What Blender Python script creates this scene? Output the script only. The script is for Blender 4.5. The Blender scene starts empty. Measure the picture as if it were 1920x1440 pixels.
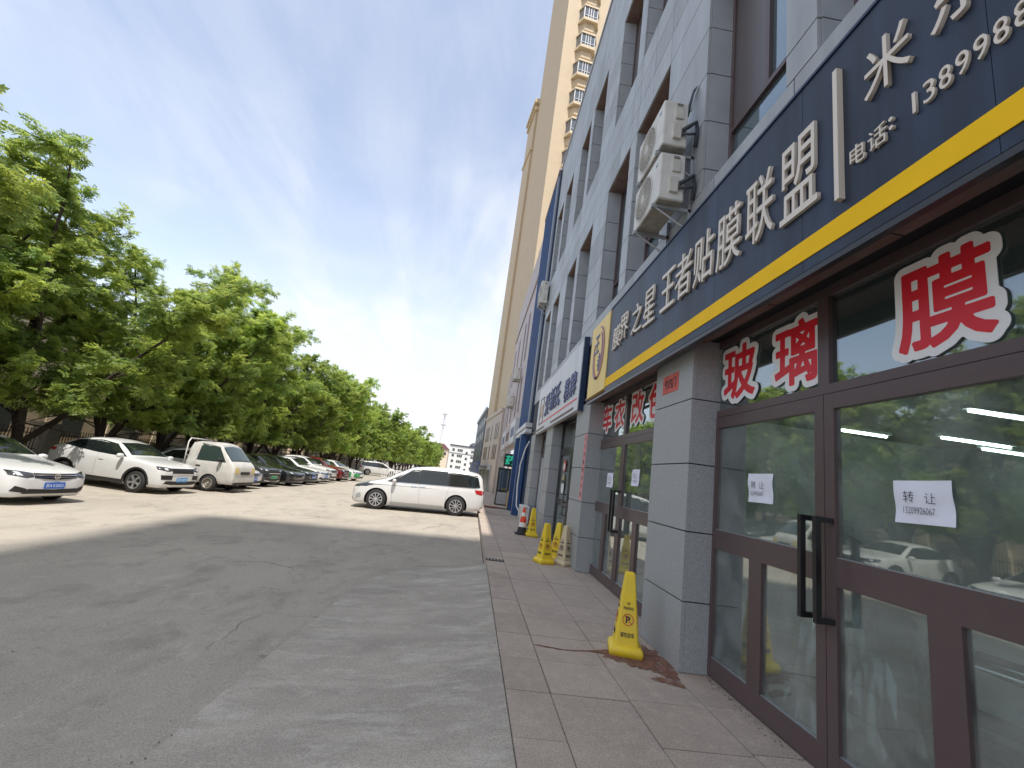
import bpy, bmesh, math, random
import numpy as np
from mathutils import Vector, Matrix
from mathutils.bvhtree import BVHTree
random.seed(7)
R = math.radians
scene = bpy.context.scene
COL = scene.collection

# ---------------------------------------------------------------- camera
cam_d = bpy.data.cameras.new("camera")
cam = bpy.data.objects.new("camera", cam_d)
COL.objects.link(cam)
scene.camera = cam
cam_d.sensor_width = 36.0
cam_d.lens = 836.704 / 1920 * 36
cam_d.clip_start = 0.05
cam_d.clip_end = 4000
_ax = ((0.98764, 0.14500, 0.05953), (-0.08708, 0.19173, 0.97758), (0.13033, -0.97068, 0.20199))  # world axes seen by the lens
_right = Vector((_ax[0][0], _ax[1][0], _ax[2][0]))
_down = Vector((_ax[0][1], _ax[1][1], _ax[2][1]))
_fwd = Vector((_ax[0][2], _ax[1][2], _ax[2][2]))
cam.matrix_world = Matrix(((_right.x, -_down.x, -_fwd.x, 0.0), (_right.y, -_down.y, -_fwd.y, 0.0), (_right.z, -_down.z, -_fwd.z, 1.5), (0, 0, 0, 1)))

# ---------------------------------------------------------------- sky, sun, exposure
SUN = Vector((0.077, -0.415, 0.906)).normalized()
world = bpy.data.worlds.new("World")
scene.world = world
world.use_nodes = True
_nt = world.node_tree
_nt.nodes.clear()
def _n(t, kind, **kw):
    n = t.nodes.new(kind)
    for k, v in kw.items():
        setattr(n, k, v)
    return n
_out = _n(_nt, "ShaderNodeOutputWorld")
_bg = _n(_nt, "ShaderNodeBackground")
_bg.inputs["Strength"].default_value = 0.15
_sky = _n(_nt, "ShaderNodeTexSky", sky_type='NISHITA', sun_disc=False, sun_elevation=math.asin(SUN.z), sun_rotation=math.atan2(SUN.x, SUN.y), altitude=800.0, air_density=1.0, dust_density=1.6, ozone_density=1.0)
_tc = _n(_nt, "ShaderNodeTexCoord")
_sep = _n(_nt, "ShaderNodeSeparateXYZ")
_nt.links.new(_tc.outputs["Generated"], _sep.inputs[0])
def _math(op, a, b=None, clamp=False):
    m = _n(_nt, "ShaderNodeMath", operation=op, use_clamp=clamp)
    for i, v in enumerate((a, b)):
        if v is None:
            continue
        if isinstance(v, (int, float)):
            m.inputs[i].default_value = v
        else:
            _nt.links.new(v, m.inputs[i])
    return m.outputs[0]
_zz = _math('MAXIMUM', _sep.outputs[2], 0.0)
_den = _math('ADD', _zz, 0.22)
_cx = _math('DIVIDE', _sep.outputs[0], _den)
_cy = _math('DIVIDE', _sep.outputs[1], _den)
_comb = _n(_nt, "ShaderNodeCombineXYZ")
_nt.links.new(_cx, _comb.inputs[0]); _nt.links.new(_cy, _comb.inputs[1])
def _clouds(rot, scl, loc, nscale, det, rough, dist, lo, hi):
    mp = _n(_nt, "ShaderNodeMapping")
    mp.inputs["Rotation"].default_value = (0, 0, R(rot)); mp.inputs["Scale"].default_value = (*scl, 1.0); mp.inputs["Location"].default_value = (*loc, 0)
    _nt.links.new(_comb.outputs[0], mp.inputs["Vector"])
    ns = _n(_nt, "ShaderNodeTexNoise")
    ns.inputs["Scale"].default_value = nscale; ns.inputs["Detail"].default_value = det; ns.inputs["Roughness"].default_value = rough; ns.inputs["Distortion"].default_value = dist
    _nt.links.new(mp.outputs[0], ns.inputs["Vector"])
    r = _n(_nt, "ShaderNodeMapRange", interpolation_type='SMOOTHSTEP')
    r.inputs[1].default_value = lo; r.inputs[2].default_value = hi
    _nt.links.new(ns.outputs["Fac"], r.inputs[0])
    return r.outputs[0]
_bank = _clouds(-28, (1.0, 0.62), (2.15, 0.4), 0.85, 4, 0.45, 0.3, 0.36, 0.62)
_wisp = _clouds(-40, (2.6, 0.75), (0.3, 1.7), 1.7, 9, 0.56, 0.9, 0.36, 0.70)
_fine = _clouds(12, (1.6, 1.2), (5.3, 2.2), 4.2, 8, 0.6, 0.6, 0.35, 0.75)
_tex = _math('ADD', _math('MULTIPLY', _wisp, 0.62), _math('MULTIPLY', _fine, 0.30))
_dens = _math('ADD', _math('MULTIPLY', _bank, _math('ADD', _math('MULTIPLY', _tex, 0.72), 0.50)), _math('ADD', _math('MULTIPLY', _tex, 0.22), 0.08), True)
_hz = _n(_nt, "ShaderNodeMapRange", interpolation_type='SMOOTHSTEP')      # thin white veil towards the horizon
_hz.inputs[1].default_value = 0.42; _hz.inputs[2].default_value = 0.0; _hz.inputs[3].default_value = 0.0; _hz.inputs[4].default_value = 0.85
_nt.links.new(_sep.outputs[2], _hz.inputs[0])
_cov = _math('MAXIMUM', _dens, _hz.outputs[0])
_mix = _n(_nt, "ShaderNodeMix", data_type='RGBA')
_nt.links.new(_cov, _mix.inputs["Factor"])
_hs = _n(_nt, "ShaderNodeHueSaturation")
_hs.inputs["Saturation"].default_value = 0.74
_hs.inputs["Value"].default_value = 0.80
_nt.links.new(_sky.outputs[0], _hs.inputs["Color"])
_nt.links.new(_hs.outputs[0], _mix.inputs[6])
_mix.inputs[7].default_value = (2.55, 2.64, 2.82, 1)
_nt.links.new(_mix.outputs[2], _bg.inputs["Color"])
_nt.links.new(_bg.outputs[0], _out.inputs["Surface"])

sun_d = bpy.data.lights.new("sun", 'SUN')
sun_d.energy = 2.0
sun_d.angle = R(0.55)
sun_d.color = (1.0, 0.95, 0.88)
sun = bpy.data.objects.new("sun", sun_d)
COL.objects.link(sun)
sun.rotation_euler = SUN.to_track_quat('Z', 'Y').to_euler()
sun.location = (0, -30, 60)

scene.view_settings.view_transform = 'Standard'
scene.view_settings.look = 'None'
scene.view_settings.gamma = 1.0
scene.view_settings.use_curve_mapping = False
scene.view_settings.exposure = 1.38
scene.cycles.use_denoising = True
scene.cycles.max_bounces = 10
scene.cycles.transparent_max_bounces = 16
scene.cycles.caustics_reflective = False
scene.cycles.caustics_refractive = False

# ---------------------------------------------------------------- materials
MAT = {}
def mat(name, col, rough=0.6, metal=0.0, var=0.0, vscale=3.0, vcol=None, bump=0.0, bscale=60.0, coat=0.0, emit=None, estr=0.0, spec=0.5, detail=6.0, stretch=None):
    if name in MAT:
        return MAT[name]
    m = bpy.data.materials.new(name)
    m.use_nodes = True
    t = m.node_tree
    b = t.nodes["Principled BSDF"]
    b.inputs["Base Color"].default_value = (*col, 1)
    b.inputs["Roughness"].default_value = rough
    b.inputs["Metallic"].default_value = metal
    b.inputs["Specular IOR Level"].default_value = spec
    b.inputs["Coat Weight"].default_value = coat
    b.inputs["Coat Roughness"].default_value = 0.04
    if emit:
        b.inputs["Emission Color"].default_value = (*emit, 1)
        b.inputs["Emission Strength"].default_value = estr
    if var > 0 or bump > 0:
        g = t.nodes.new("ShaderNodeNewGeometry")
        src = g.outputs["Position"]
        if stretch:
            mp = t.nodes.new("ShaderNodeMapping")
            mp.inputs["Scale"].default_value = stretch
            t.links.new(src, mp.inputs["Vector"]); src = mp.outputs[0]
    if var > 0:
        n = t.nodes.new("ShaderNodeTexNoise")
        n.inputs["Scale"].default_value = vscale; n.inputs["Detail"].default_value = detail; n.inputs["Roughness"].default_value = 0.6
        t.links.new(src, n.inputs["Vector"])
        rr = t.nodes.new("ShaderNodeMapRange")
        rr.inputs[1].default_value = 0.3; rr.inputs[2].default_value = 0.7
        t.links.new(n.outputs["Fac"], rr.inputs[0])
        mx = t.nodes.new("ShaderNodeMix"); mx.data_type = 'RGBA'
        c2 = vcol if vcol else tuple(c * (1 - var) for c in col)
        c1 = col if vcol else tuple(min(1, c * (1 + var * 0.6)) for c in col)
        mx.inputs[6].default_value = (*c1, 1); mx.inputs[7].default_value = (*c2, 1)
        t.links.new(rr.outputs[0], mx.inputs["Factor"])
        t.links.new(mx.outputs[2], b.inputs["Base Color"])
    if bump > 0:
        n2 = t.nodes.new("ShaderNodeTexNoise")
        n2.inputs["Scale"].default_value = bscale; n2.inputs["Detail"].default_value = 4
        t.links.new(src, n2.inputs["Vector"])
        bp = t.nodes.new("ShaderNodeBump"); bp.inputs["Strength"].default_value = bump; bp.inputs["Distance"].default_value = 0.02
        t.links.new(n2.outputs["Fac"], bp.inputs["Height"])
        t.links.new(bp.outputs[0], b.inputs["Normal"])
    MAT[name] = m
    return m

def ground_mat(name, c1, c2, c3, s1, s2, rough=0.85, stretch=(1, 1, 1), speck=0.25, cracks=0.0):
    m = bpy.data.materials.new(name); m.use_nodes = True
    t = m.node_tree; b = t.nodes["Principled BSDF"]; b.inputs["Roughness"].default_value = rough
    b.inputs["Specular IOR Level"].default_value = 0.3
    g = t.nodes.new("ShaderNodeNewGeometry")
    mp = t.nodes.new("ShaderNodeMapping"); mp.inputs["Scale"].default_value = stretch
    t.links.new(g.outputs["Position"], mp.inputs["Vector"])
    def noise(sc, det, ro=0.6, dist=0.0, src=None):
        n = t.nodes.new("ShaderNodeTexNoise"); n.inputs["Scale"].default_value = sc; n.inputs["Detail"].default_value = det
        n.inputs["Roughness"].default_value = ro; n.inputs["Distortion"].default_value = dist
        t.links.new(src or mp.outputs[0], n.inputs["Vector"]); return n.outputs["Fac"]
    def rng(f, a, bb):
        r = t.nodes.new("ShaderNodeMapRange"); r.inputs[1].default_value = a; r.inputs[2].default_value = bb
        t.links.new(f, r.inputs[0]); return r.outputs[0]
    def mixc(f, A, B, mode='MIX'):
        x = t.nodes.new("ShaderNodeMix"); x.data_type = 'RGBA'; x.blend_type = mode
        if isinstance(f, float): x.inputs["Factor"].default_value = f
        else: t.links.new(f, x.inputs["Factor"])
        for i, v in ((6, A), (7, B)):
            if isinstance(v, tuple): x.inputs[i].default_value = (*v, 1)
            else: t.links.new(v, x.inputs[i])
        return x.outputs[2]
    a = rng(noise(s1, 8, 0.62, 0.6), 0.36, 0.64)
    c = mixc(a, c1, c2)
    d = rng(noise(s2, 10, 0.7, 0.3), 0.5, 0.72)
    c = mixc(d, c, c3)
    sp = rng(noise(90, 3, 0.7, 0, g.outputs["Position"]), 0.3, 0.7)
    gr = t.nodes.new("ShaderNodeCombineColor")
    k = t.nodes.new("ShaderNodeMapRange"); k.inputs[3].default_value = 1 - speck; k.inputs[4].default_value = 1 + speck * 0.6
    t.links.new(sp, k.inputs[0])
    for i in range(3): t.links.new(k.outputs[0], gr.inputs[i])
    c = mixc(1.0, c, gr.outputs[0], 'MULTIPLY')
    if cracks > 0:
        nv = t.nodes.new("ShaderNodeTexNoise"); nv.inputs["Scale"].default_value = 1.4; nv.inputs["Detail"].default_value = 6
        t.links.new(g.outputs["Position"], nv.inputs["Vector"])
        va = t.nodes.new("ShaderNodeVectorMath"); va.operation = 'MULTIPLY_ADD'; va.inputs[1].default_value = (0.9, 0.9, 0)
        t.links.new(nv.outputs["Color"], va.inputs[0]); t.links.new(g.outputs["Position"], va.inputs[2])
        vo = t.nodes.new("ShaderNodeTexVoronoi"); vo.feature = 'DISTANCE_TO_EDGE'; vo.inputs["Scale"].default_value = 0.32
        t.links.new(va.outputs[0], vo.inputs["Vector"])
        line = rng(vo.outputs["Distance"], 0.006, 0.0015)
        msk = rng(noise(0.5, 3, 0.5, 0, g.outputs["Position"]), 0.52, 0.62)
        mm = t.nodes.new("ShaderNodeMath"); mm.operation = 'MULTIPLY'; t.links.new(line, mm.inputs[0]); t.links.new(msk, mm.inputs[1])
        ms = t.nodes.new("ShaderNodeMath"); ms.operation = 'MULTIPLY'; ms.inputs[1].default_value = cracks; t.links.new(mm.outputs[0], ms.inputs[0])
        c = mixc(ms.outputs[0], c, tuple(q * 0.32 for q in c3))
        blot = rng(noise(5.5, 4, 0.55, 0.4, g.outputs["Position"]), 0.66, 0.74)
        mb = t.nodes.new("ShaderNodeMath"); mb.operation = 'MULTIPLY'; mb.inputs[1].default_value = 0.45; t.links.new(blot, mb.inputs[0])
        c = mixc(mb.outputs[0], c, tuple(q * 0.5 for q in c3))
        pale = rng(noise(3.1, 8, 0.7, 1.2), 0.56, 0.72)
        mp2 = t.nodes.new("ShaderNodeMath"); mp2.operation = 'MULTIPLY'; mp2.inputs[1].default_value = 0.40; t.links.new(pale, mp2.inputs[0])
        c = mixc(mp2.outputs[0], c, tuple(min(0.62, q * 1.28) for q in c1))
    t.links.new(c, b.inputs["Base Color"])
    bp = t.nodes.new("ShaderNodeBump"); bp.inputs["Strength"].default_value = 0.35; bp.inputs["Distance"].default_value = 0.006
    t.links.new(noise(70, 5, 0.7, 0, g.outputs["Position"]), bp.inputs["Height"])
    t.links.new(bp.outputs[0], b.inputs["Normal"])
    MAT[name] = m
    return m

def glass_mat(name, tint, boost=0.05, dust=0.06):
    """thin pane: see-through, mirror share rising at grazing angles, a little uneven dust"""
    m = bpy.data.materials.new(name); m.use_nodes = True
    t = m.node_tree; t.nodes.clear()
    def N(k, **kw):
        n = t.nodes.new(k)
        for a_, v_ in kw.items(): setattr(n, a_, v_)
        return n
    def M(op, a_, b_):
        n = N("ShaderNodeMath", operation=op, use_clamp=True)
        for i, v_ in enumerate((a_, b_)):
            if isinstance(v_, float): n.inputs[i].default_value = v_
            else: t.links.new(v_, n.inputs[i])
        return n.outputs[0]
    o = N("ShaderNodeOutputMaterial"); mx = N("ShaderNodeMixShader"); md = N("ShaderNodeMixShader")
    tr = N("ShaderNodeBsdfTransparent"); tr.inputs[0].default_value = (*tint, 1)
    gl = N("ShaderNodeBsdfGlossy"); gl.inputs["Roughness"].default_value = 0.02; gl.inputs[0].default_value = (0.95, 0.98, 0.97, 1)
    df = N("ShaderNodeBsdfDiffuse"); df.inputs[0].default_value = (0.62, 0.66, 0.64, 1)
    lw = N("ShaderNodeLayerWeight"); lw.inputs[0].default_value = 0.5
    f = M('ADD', M('MULTIPLY', M('POWER', lw.outputs["Facing"], 4.0), 0.9), 0.045 + boost)
    g = N("ShaderNodeNewGeometry"); ns = N("ShaderNodeTexNoise"); ns.inputs["Scale"].default_value = 2.3; ns.inputs["Detail"].default_value = 7.0; ns.inputs["Distortion"].default_value = 0.8
    t.links.new(g.outputs["Position"], ns.inputs["Vector"])
    rr = N("ShaderNodeMapRange"); rr.inputs[1].default_value = 0.35; rr.inputs[2].default_value = 0.75; rr.inputs[3].default_value = dust * 0.35; rr.inputs[4].default_value = dust * 1.8
    t.links.new(ns.outputs["Fac"], rr.inputs[0])
    t.links.new(rr.outputs[0], md.inputs[0]); t.links.new(tr.outputs[0], md.inputs[1]); t.links.new(df.outputs[0], md.inputs[2])
    t.links.new(f, mx.inputs[0]); t.links.new(md.outputs[0], mx.inputs[1]); t.links.new(gl.outputs[0], mx.inputs[2]); t.links.new(mx.outputs[0], o.inputs[0])
    MAT[name] = m
    return m

def leaf_mat(name, col, tcol):
    m = bpy.data.materials.new(name); m.use_nodes = True
    t = m.node_tree; t.nodes.clear()
    o = t.nodes.new("ShaderNodeOutputMaterial"); mx = t.nodes.new("ShaderNodeMixShader"); mx.inputs[0].default_value = 0.52
    p = t.nodes.new("ShaderNodeBsdfPrincipled"); p.inputs["Roughness"].default_value = 0.45; p.inputs["Specular IOR Level"].default_value = 0.35
    tl = t.nodes.new("ShaderNodeBsdfTranslucent")
    g = t.nodes.new("ShaderNodeNewGeometry")
    n = t.nodes.new("ShaderNodeTexNoise"); n.inputs["Scale"].default_value = 0.8; n.inputs["Detail"].default_value = 4
    t.links.new(g.outputs["Position"], n.inputs["Vector"])
    add = t.nodes.new("ShaderNodeMath"); add.operation = 'ADD'
    isl = t.nodes.new("ShaderNodeMath"); isl.operation = 'MULTIPLY'; isl.inputs[1].default_value = 0.45
    t.links.new(g.outputs["Random Per Island"], isl.inputs[0])
    t.links.new(n.outputs["Fac"], add.inputs[0]); t.links.new(isl.outputs[0], add.inputs[1])
    rr = t.nodes.new("ShaderNodeMapRange"); rr.inputs[1].default_value = 0.4; rr.inputs[2].default_value = 1.0
    t.links.new(add.outputs[0], rr.inputs[0])
    oi = t.nodes.new("ShaderNodeObjectInfo")
    ov = t.nodes.new("ShaderNodeMapRange"); ov.inputs[3].default_value = 0.80; ov.inputs[4].default_value = 1.18
    t.links.new(oi.outputs["Random"], ov.inputs[0])
    for c, node in ((col, p), (tcol, tl)):
        x = t.nodes.new("ShaderNodeMix"); x.data_type = 'RGBA'
        x.inputs[6].default_value = (c[0] * 0.7, c[1] * 0.8, c[2] * 0.95, 1); x.inputs[7].default_value = (c[0] * 1.5, c[1] * 1.22, c[2] * 0.9, 1)
        t.links.new(rr.outputs[0], x.inputs["Factor"])
        hv = t.nodes.new("ShaderNodeHueSaturation"); hv.inputs["Saturation"].default_value = 1.06
        t.links.new(ov.outputs[0], hv.inputs["Value"]); t.links.new(x.outputs[2], hv.inputs["Color"]); t.links.new(hv.outputs[0], node.inputs[0])
    t.links.new(p.outputs[0], mx.inputs[1]); t.links.new(tl.outputs[0], mx.inputs[2]); t.links.new(mx.outputs[0], o.inputs[0])
    MAT[name] = m
    return m

ground_mat("road_concrete", (0.455, 0.405, 0.338), (0.385, 0.343, 0.29), (0.29, 0.26, 0.222), 0.45, 1.9, stretch=(1, 0.6, 1), speck=0.34, cracks=0.7)
ground_mat("ramp_concrete", (0.485, 0.435, 0.37), (0.365, 0.327, 0.28), (0.60, 0.55, 0.48), 1.2, 2.9, stretch=(0.7, 1.7, 1), speck=0.34, cracks=0.45)
ground_mat("far_ground", (0.25, 0.23, 0.2), (0.2, 0.19, 0.16), (0.16, 0.15, 0.13), 0.1, 1.0)
for i, c in enumerate(((0.49, 0.405, 0.34), (0.51, 0.422, 0.355), (0.475, 0.39, 0.325), (0.50, 0.415, 0.345))):
    ground_mat("paver_stone_%d" % i, c, tuple(v * 0.86 for v in c), tuple(v * 1.14 for v in c), 1.6, 7.0, speck=0.32)
mat("joint_dirt", (0.07, 0.065, 0.06), 0.95)
def stain_mat():
    m = mat("mud_stain", (0.25, 0.115, 0.075), 0.85, var=0.45, vscale=11)
    t = m.node_tree; b = t.nodes["Principled BSDF"]
    g = t.nodes.new("ShaderNodeNewGeometry"); n = t.nodes.new("ShaderNodeTexNoise"); n.inputs["Scale"].default_value = 16; n.inputs["Detail"].default_value = 7; n.inputs["Roughness"].default_value = 0.65
    r = t.nodes.new("ShaderNodeMapRange"); r.inputs[1].default_value = 0.34; r.inputs[2].default_value = 0.56; r.inputs[3].default_value = 0.25; r.inputs[4].default_value = 0.95
    t.links.new(g.outputs["Position"], n.inputs["Vector"]); t.links.new(n.outputs["Fac"], r.inputs[0]); t.links.new(r.outputs[0], b.inputs["Alpha"])
stain_mat()
mat("dirt", (0.21, 0.175, 0.14), 0.95, var=0.5, vscale=14, bump=0.6, bscale=50)
for i, k in enumerate((1.0, 0.94, 1.05, 0.89)):
    mat("panel_grey_%d" % i, (0.37 * k, 0.39 * k, 0.405 * k), 0.42 + 0.04 * i, var=0.17, vscale=1.6, bump=0.04, bscale=200, stretch=(2.5, 2.5, 0.45), detail=8)
mat("panel_grey", (0.45, 0.49, 0.53), 0.42, var=0.10, vscale=2.2, bump=0.05, bscale=240)
mat("panel_grey_b", (0.37, 0.395, 0.42), 0.42, var=0.12, vscale=2.6, bump=0.05, bscale=240)
mat("pillar_grey", (0.37, 0.377, 0.378), 0.55, var=0.34, vscale=110, bump=0.10, bscale=160)
mat("wall_core", (0.045, 0.052, 0.062), 0.8)
mat("soffit_brown", (0.20, 0.15, 0.125), 0.6, var=0.35, vscale=5, vcol=(0.16, 0.085, 0.07))
mat("frame_brown", (0.105, 0.072, 0.072), 0.38, var=0.08, vscale=12, spec=0.5)
mat("frame_dark", (0.018, 0.018, 0.020), 0.35)
mat("window_film", (0.10, 0.085, 0.085), 0.3)
mat("black_metal", (0.012, 0.012, 0.014), 0.32, metal=0.0)
glass_mat("door_glass", (0.78, 0.85, 0.83), 0.12, 0.13)
glass_mat("transom_glass", (0.62, 0.70, 0.70), 0.16, 0.05)
mat("upper_glass", (0.26, 0.33, 0.36), 0.03, metal=0.75)
mat("sign_navy", (0.018, 0.031, 0.060), 0.42, var=0.75, vscale=1.3, spec=0.35, stretch=(1, 2.4, 0.35), detail=8)
mat("sign_yellow", (0.92, 0.55, 0.004), 0.6, var=0.06, vscale=3, spec=0.2)
mat("sign_pale_yellow", (0.80, 0.58, 0.16), 0.45, var=0.05)
mat("letter_metal", (0.70, 0.62, 0.52), 0.42, metal=0.2)
mat("logo_purple", (0.34, 0.18, 0.20), 0.5)
mat("logo_navy", (0.10, 0.12, 0.25), 0.5)
mat("sign_white", (0.55, 0.56, 0.58), 0.4, var=0.16, vscale=1.5, stretch=(1, 2.4, 0.4))
mat("sticker_white", (0.82, 0.82, 0.82), 0.5)
mat("sticker_red", (0.68, 0.02, 0.035), 0.45)
mat("paper_white", (0.78, 0.79, 0.88), 0.8, var=0.04, vscale=20)
mat("ink", (0.02, 0.02, 0.04), 0.7)
mat("pink_paper", (0.72, 0.30, 0.30), 0.8, var=0.15, vscale=14)
mat("red_paper", (0.62, 0.13, 0.10), 0.8, var=0.35, vscale=22)
mat("ac_white", (0.66, 0.65, 0.61), 0.5, var=0.14, vscale=5)
mat("ac_side", (0.58, 0.56, 0.51), 0.55, var=0.15, vscale=6)
mat("ac_grille", (0.20, 0.19, 0.17), 0.6)
mat("ac_bottom", (0.36, 0.34, 0.29), 0.7, var=0.3, vscale=9)
mat("galvanised", (0.42, 0.44, 0.46), 0.45, metal=0.6)
mat("pipe_foam", (0.05, 0.06, 0.075), 0.7)
mat("cone_yellow", (0.86, 0.62, 0.012), 0.5, var=0.16, vscale=9, vcol=(0.78, 0.56, 0.06))
mat("cone_cream", (0.60, 0.50, 0.33), 0.6, var=0.12, vscale=8)
mat("cone_black", (0.02, 0.02, 0.022), 0.6)
mat("cone_red", (0.75, 0.06, 0.02), 0.5)
mat("cone_white", (0.75, 0.75, 0.72), 0.5)
mat("print_red", (0.55, 0.06, 0.03), 0.5)
mat("blue_clad", (0.028, 0.082, 0.225), 0.42, var=0.15, vscale=3)
mat("blue_dark", (0.012, 0.03, 0.075), 0.45)
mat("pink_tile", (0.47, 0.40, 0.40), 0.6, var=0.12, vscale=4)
mat("pink_shade", (0.40, 0.34, 0.335), 0.6, var=0.10, vscale=4)  # darker copy of pink_tile, the far wall's shade put into its colour
mat("maroon", (0.10, 0.03, 0.03), 0.5)
mat("beige_tile", (0.52, 0.44, 0.38), 0.6, var=0.10, vscale=2)
mat("tower_cream", (0.54, 0.425, 0.285), 0.7, var=0.05, vscale=1.4)
mat("tower_trim", (0.60, 0.49, 0.34), 0.7)
mat("tower_glass", (0.09, 0.11, 0.14), 0.06, spec=0.9)
mat("far_white", (0.66, 0.66, 0.64), 0.8)
mat("far_window", (0.06, 0.07, 0.07), 0.3)
mat("roof_dark", (0.06, 0.065, 0.08), 0.6)
mat("mast_paint", (0.55, 0.5, 0.5), 0.6)
mat("led_green", (0.0, 0.05, 0.03), 0.5, emit=(0.02, 0.50, 0.30), estr=0.32)
mat("tube_light", (0.8, 0.9, 0.85), 0.4, emit=(0.85, 1.0, 0.92), estr=9.0)
mat("room_wall", (0.42, 0.44, 0.43), 0.7)
mat("room_floor", (0.30, 0.32, 0.315), 0.35, var=0.08, vscale=2)
mat("room_ceiling", (0.35, 0.36, 0.36), 0.8)
mat("bark", (0.085, 0.062, 0.05), 0.9, var=0.45, vscale=9, bump=0.8, bscale=25)
leaf_mat("leaves", (0.20, 0.295, 0.10), (0.50, 0.66, 0.20))
mat("fence_iron", (0.06, 0.06, 0.062), 0.5)
mat("fence_stone", (0.50, 0.45, 0.40), 0.8, var=0.12, vscale=5)
mat("wall_beige", (0.78, 0.65, 0.51), 0.8, var=0.10, vscale=2)
mat("wall_tan", (0.72, 0.59, 0.45), 0.8, var=0.12, vscale=2)
mat("hedge_yellow", (0.40, 0.33, 0.03), 0.8, var=0.4, vscale=10)
mat("kerb_stone", (0.42, 0.39, 0.35), 0.8, var=0.15, vscale=6)
mat("tyre", (0.022, 0.022, 0.023), 0.75)
mat("rim_silver", (0.55, 0.55, 0.56), 0.28, metal=0.8)
mat("rim_dark", (0.03, 0.03, 0.032), 0.4)
mat("steel_rim", (0.42, 0.39, 0.34), 0.5, metal=0.3, var=0.3, vscale=14)
mat("paint_white", (0.66, 0.66, 0.65), 0.3, coat=0.8, var=0.05, vscale=1.5)
mat("paint_pearl", (0.64, 0.63, 0.615), 0.3, coat=0.8, var=0.05, vscale=1.5)
mat("paint_cream", (0.56, 0.545, 0.51), 0.45, coat=0.25, var=0.16, vscale=4)
mat("paint_black", (0.012, 0.013, 0.014), 0.2, coat=0.9)
mat("paint_graphite", (0.035, 0.04, 0.043), 0.28, coat=0.8)
mat("paint_teal_black", (0.015, 0.022, 0.024), 0.22, coat=0.9)
mat("paint_red", (0.13, 0.010, 0.010), 0.25, coat=0.9)
mat("paint_green", (0.02, 0.30, 0.07), 0.3, coat=0.6)
mat("car_glass", (0.012, 0.016, 0.017), 0.03, spec=0.8)
mat("car_glass_green", (0.035, 0.055, 0.05), 0.03, spec=0.8)
mat("car_black", (0.015, 0.015, 0.016), 0.5)
mat("wheel_well", (0.008, 0.008, 0.008), 0.9)
mat("chrome", (0.7, 0.7, 0.72), 0.12, metal=1.0)
mat("lamp_dark", (0.03, 0.032, 0.036), 0.12, coat=0.8)
mat("lamp_clear", (0.55, 0.56, 0.55), 0.12, coat=0.8)
mat("lamp_amber", (0.62, 0.50, 0.22), 0.25, coat=0.6)
mat("lamp_red", (0.38, 0.012, 0.012), 0.2, coat=0.6)
mat("plate_blue", (0.03, 0.14, 0.55), 0.45)
mat("plate_light_blue", (0.10, 0.33, 0.62), 0.45)
mat("plate_green", (0.12, 0.52, 0.24), 0.45)
mat("plate_text", (0.75, 0.78, 0.85), 0.5)
mat("road_paint", (0.7, 0.7, 0.68), 0.7)
mat("red_mat", (0.33, 0.10, 0.055), 0.9, var=0.2, vscale=8)
mat("yellow_post", (0.72, 0.42, 0.02), 0.5, var=0.15, vscale=6)
def plastic_film():
    m = bpy.data.materials.new("plastic_film"); m.use_nodes = True
    t = m.node_tree; t.nodes.clear()
    o = t.nodes.new("ShaderNodeOutputMaterial"); mx = t.nodes.new("ShaderNodeMixShader"); mx.inputs[0].default_value = 0.45
    tr = t.nodes.new("ShaderNodeBsdfTransparent"); tr.inputs[0].default_value = (0.9, 0.92, 0.92, 1)
    p = t.nodes.new("ShaderNodeBsdfPrincipled"); p.inputs["Base Color"].default_value = (0.55, 0.57, 0.57, 1); p.inputs["Roughness"].default_value = 0.08; p.inputs["Metallic"].default_value = 0.7
    t.links.new(tr.outputs[0], mx.inputs[1]); t.links.new(p.outputs[0], mx.inputs[2]); t.links.new(mx.outputs[0], o.inputs[0])
    MAT["plastic_film"] = m
plastic_film()

# ---------------------------------------------------------------- helpers
WLOC = {}
def wl(o):
    return WLOC.get(o.name, Vector((0, 0, 0))) if o else Vector((0, 0, 0))
def tag(o, label=None, cat=None, group=None, kind=None):
    for k, v in (("label", label), ("category", cat), ("group", group), ("kind", kind)):
        if v:
            o[k] = v
    return o
def empty(name, loc=(0, 0, 0), rz=0.0, parent=None):
    o = bpy.data.objects.new(name, None)
    COL.objects.link(o)
    o.empty_display_size = 0.2
    if parent:
        o.parent = parent; o.location = Vector(loc) - wl(parent)
    else:
        o.location = loc
    o.rotation_euler = (0, 0, rz)
    WLOC[o.name] = Vector(loc)
    return o
def thing(name, label, cat, loc=(0, 0, 0), rz=0.0, group=None):
    return tag(empty(name, loc, rz), label, cat, group)
def link(name, me, parent=None, loc=(0, 0, 0)):
    o = bpy.data.objects.new(name, me)
    COL.objects.link(o)
    if parent:
        o.parent = parent
        o.location = Vector(loc) - wl(parent)
    else:
        o.location = loc
    WLOC[o.name] = Vector(loc)
    return o
def mesh(name, verts, faces, m, smooth=False, mi=None):
    me = bpy.data.meshes.new(name)
    me.from_pydata([tuple(v) for v in verts], [], [tuple(f) for f in faces])
    for q in (m if isinstance(m, (list, tuple)) else [m]):
        me.materials.append(MAT[q] if isinstance(q, str) else q)
    if mi is not None:
        me.polygons.foreach_set("material_index", mi)
    if smooth:
        me.polygons.foreach_set("use_smooth", [True] * len(me.polygons))
    me.update()
    return me
_BOX = {}
_BF = [(0, 3, 2, 1), (4, 5, 6, 7), (0, 1, 5, 4), (1, 2, 6, 5), (2, 3, 7, 6), (3, 0, 4, 7)]
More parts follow.
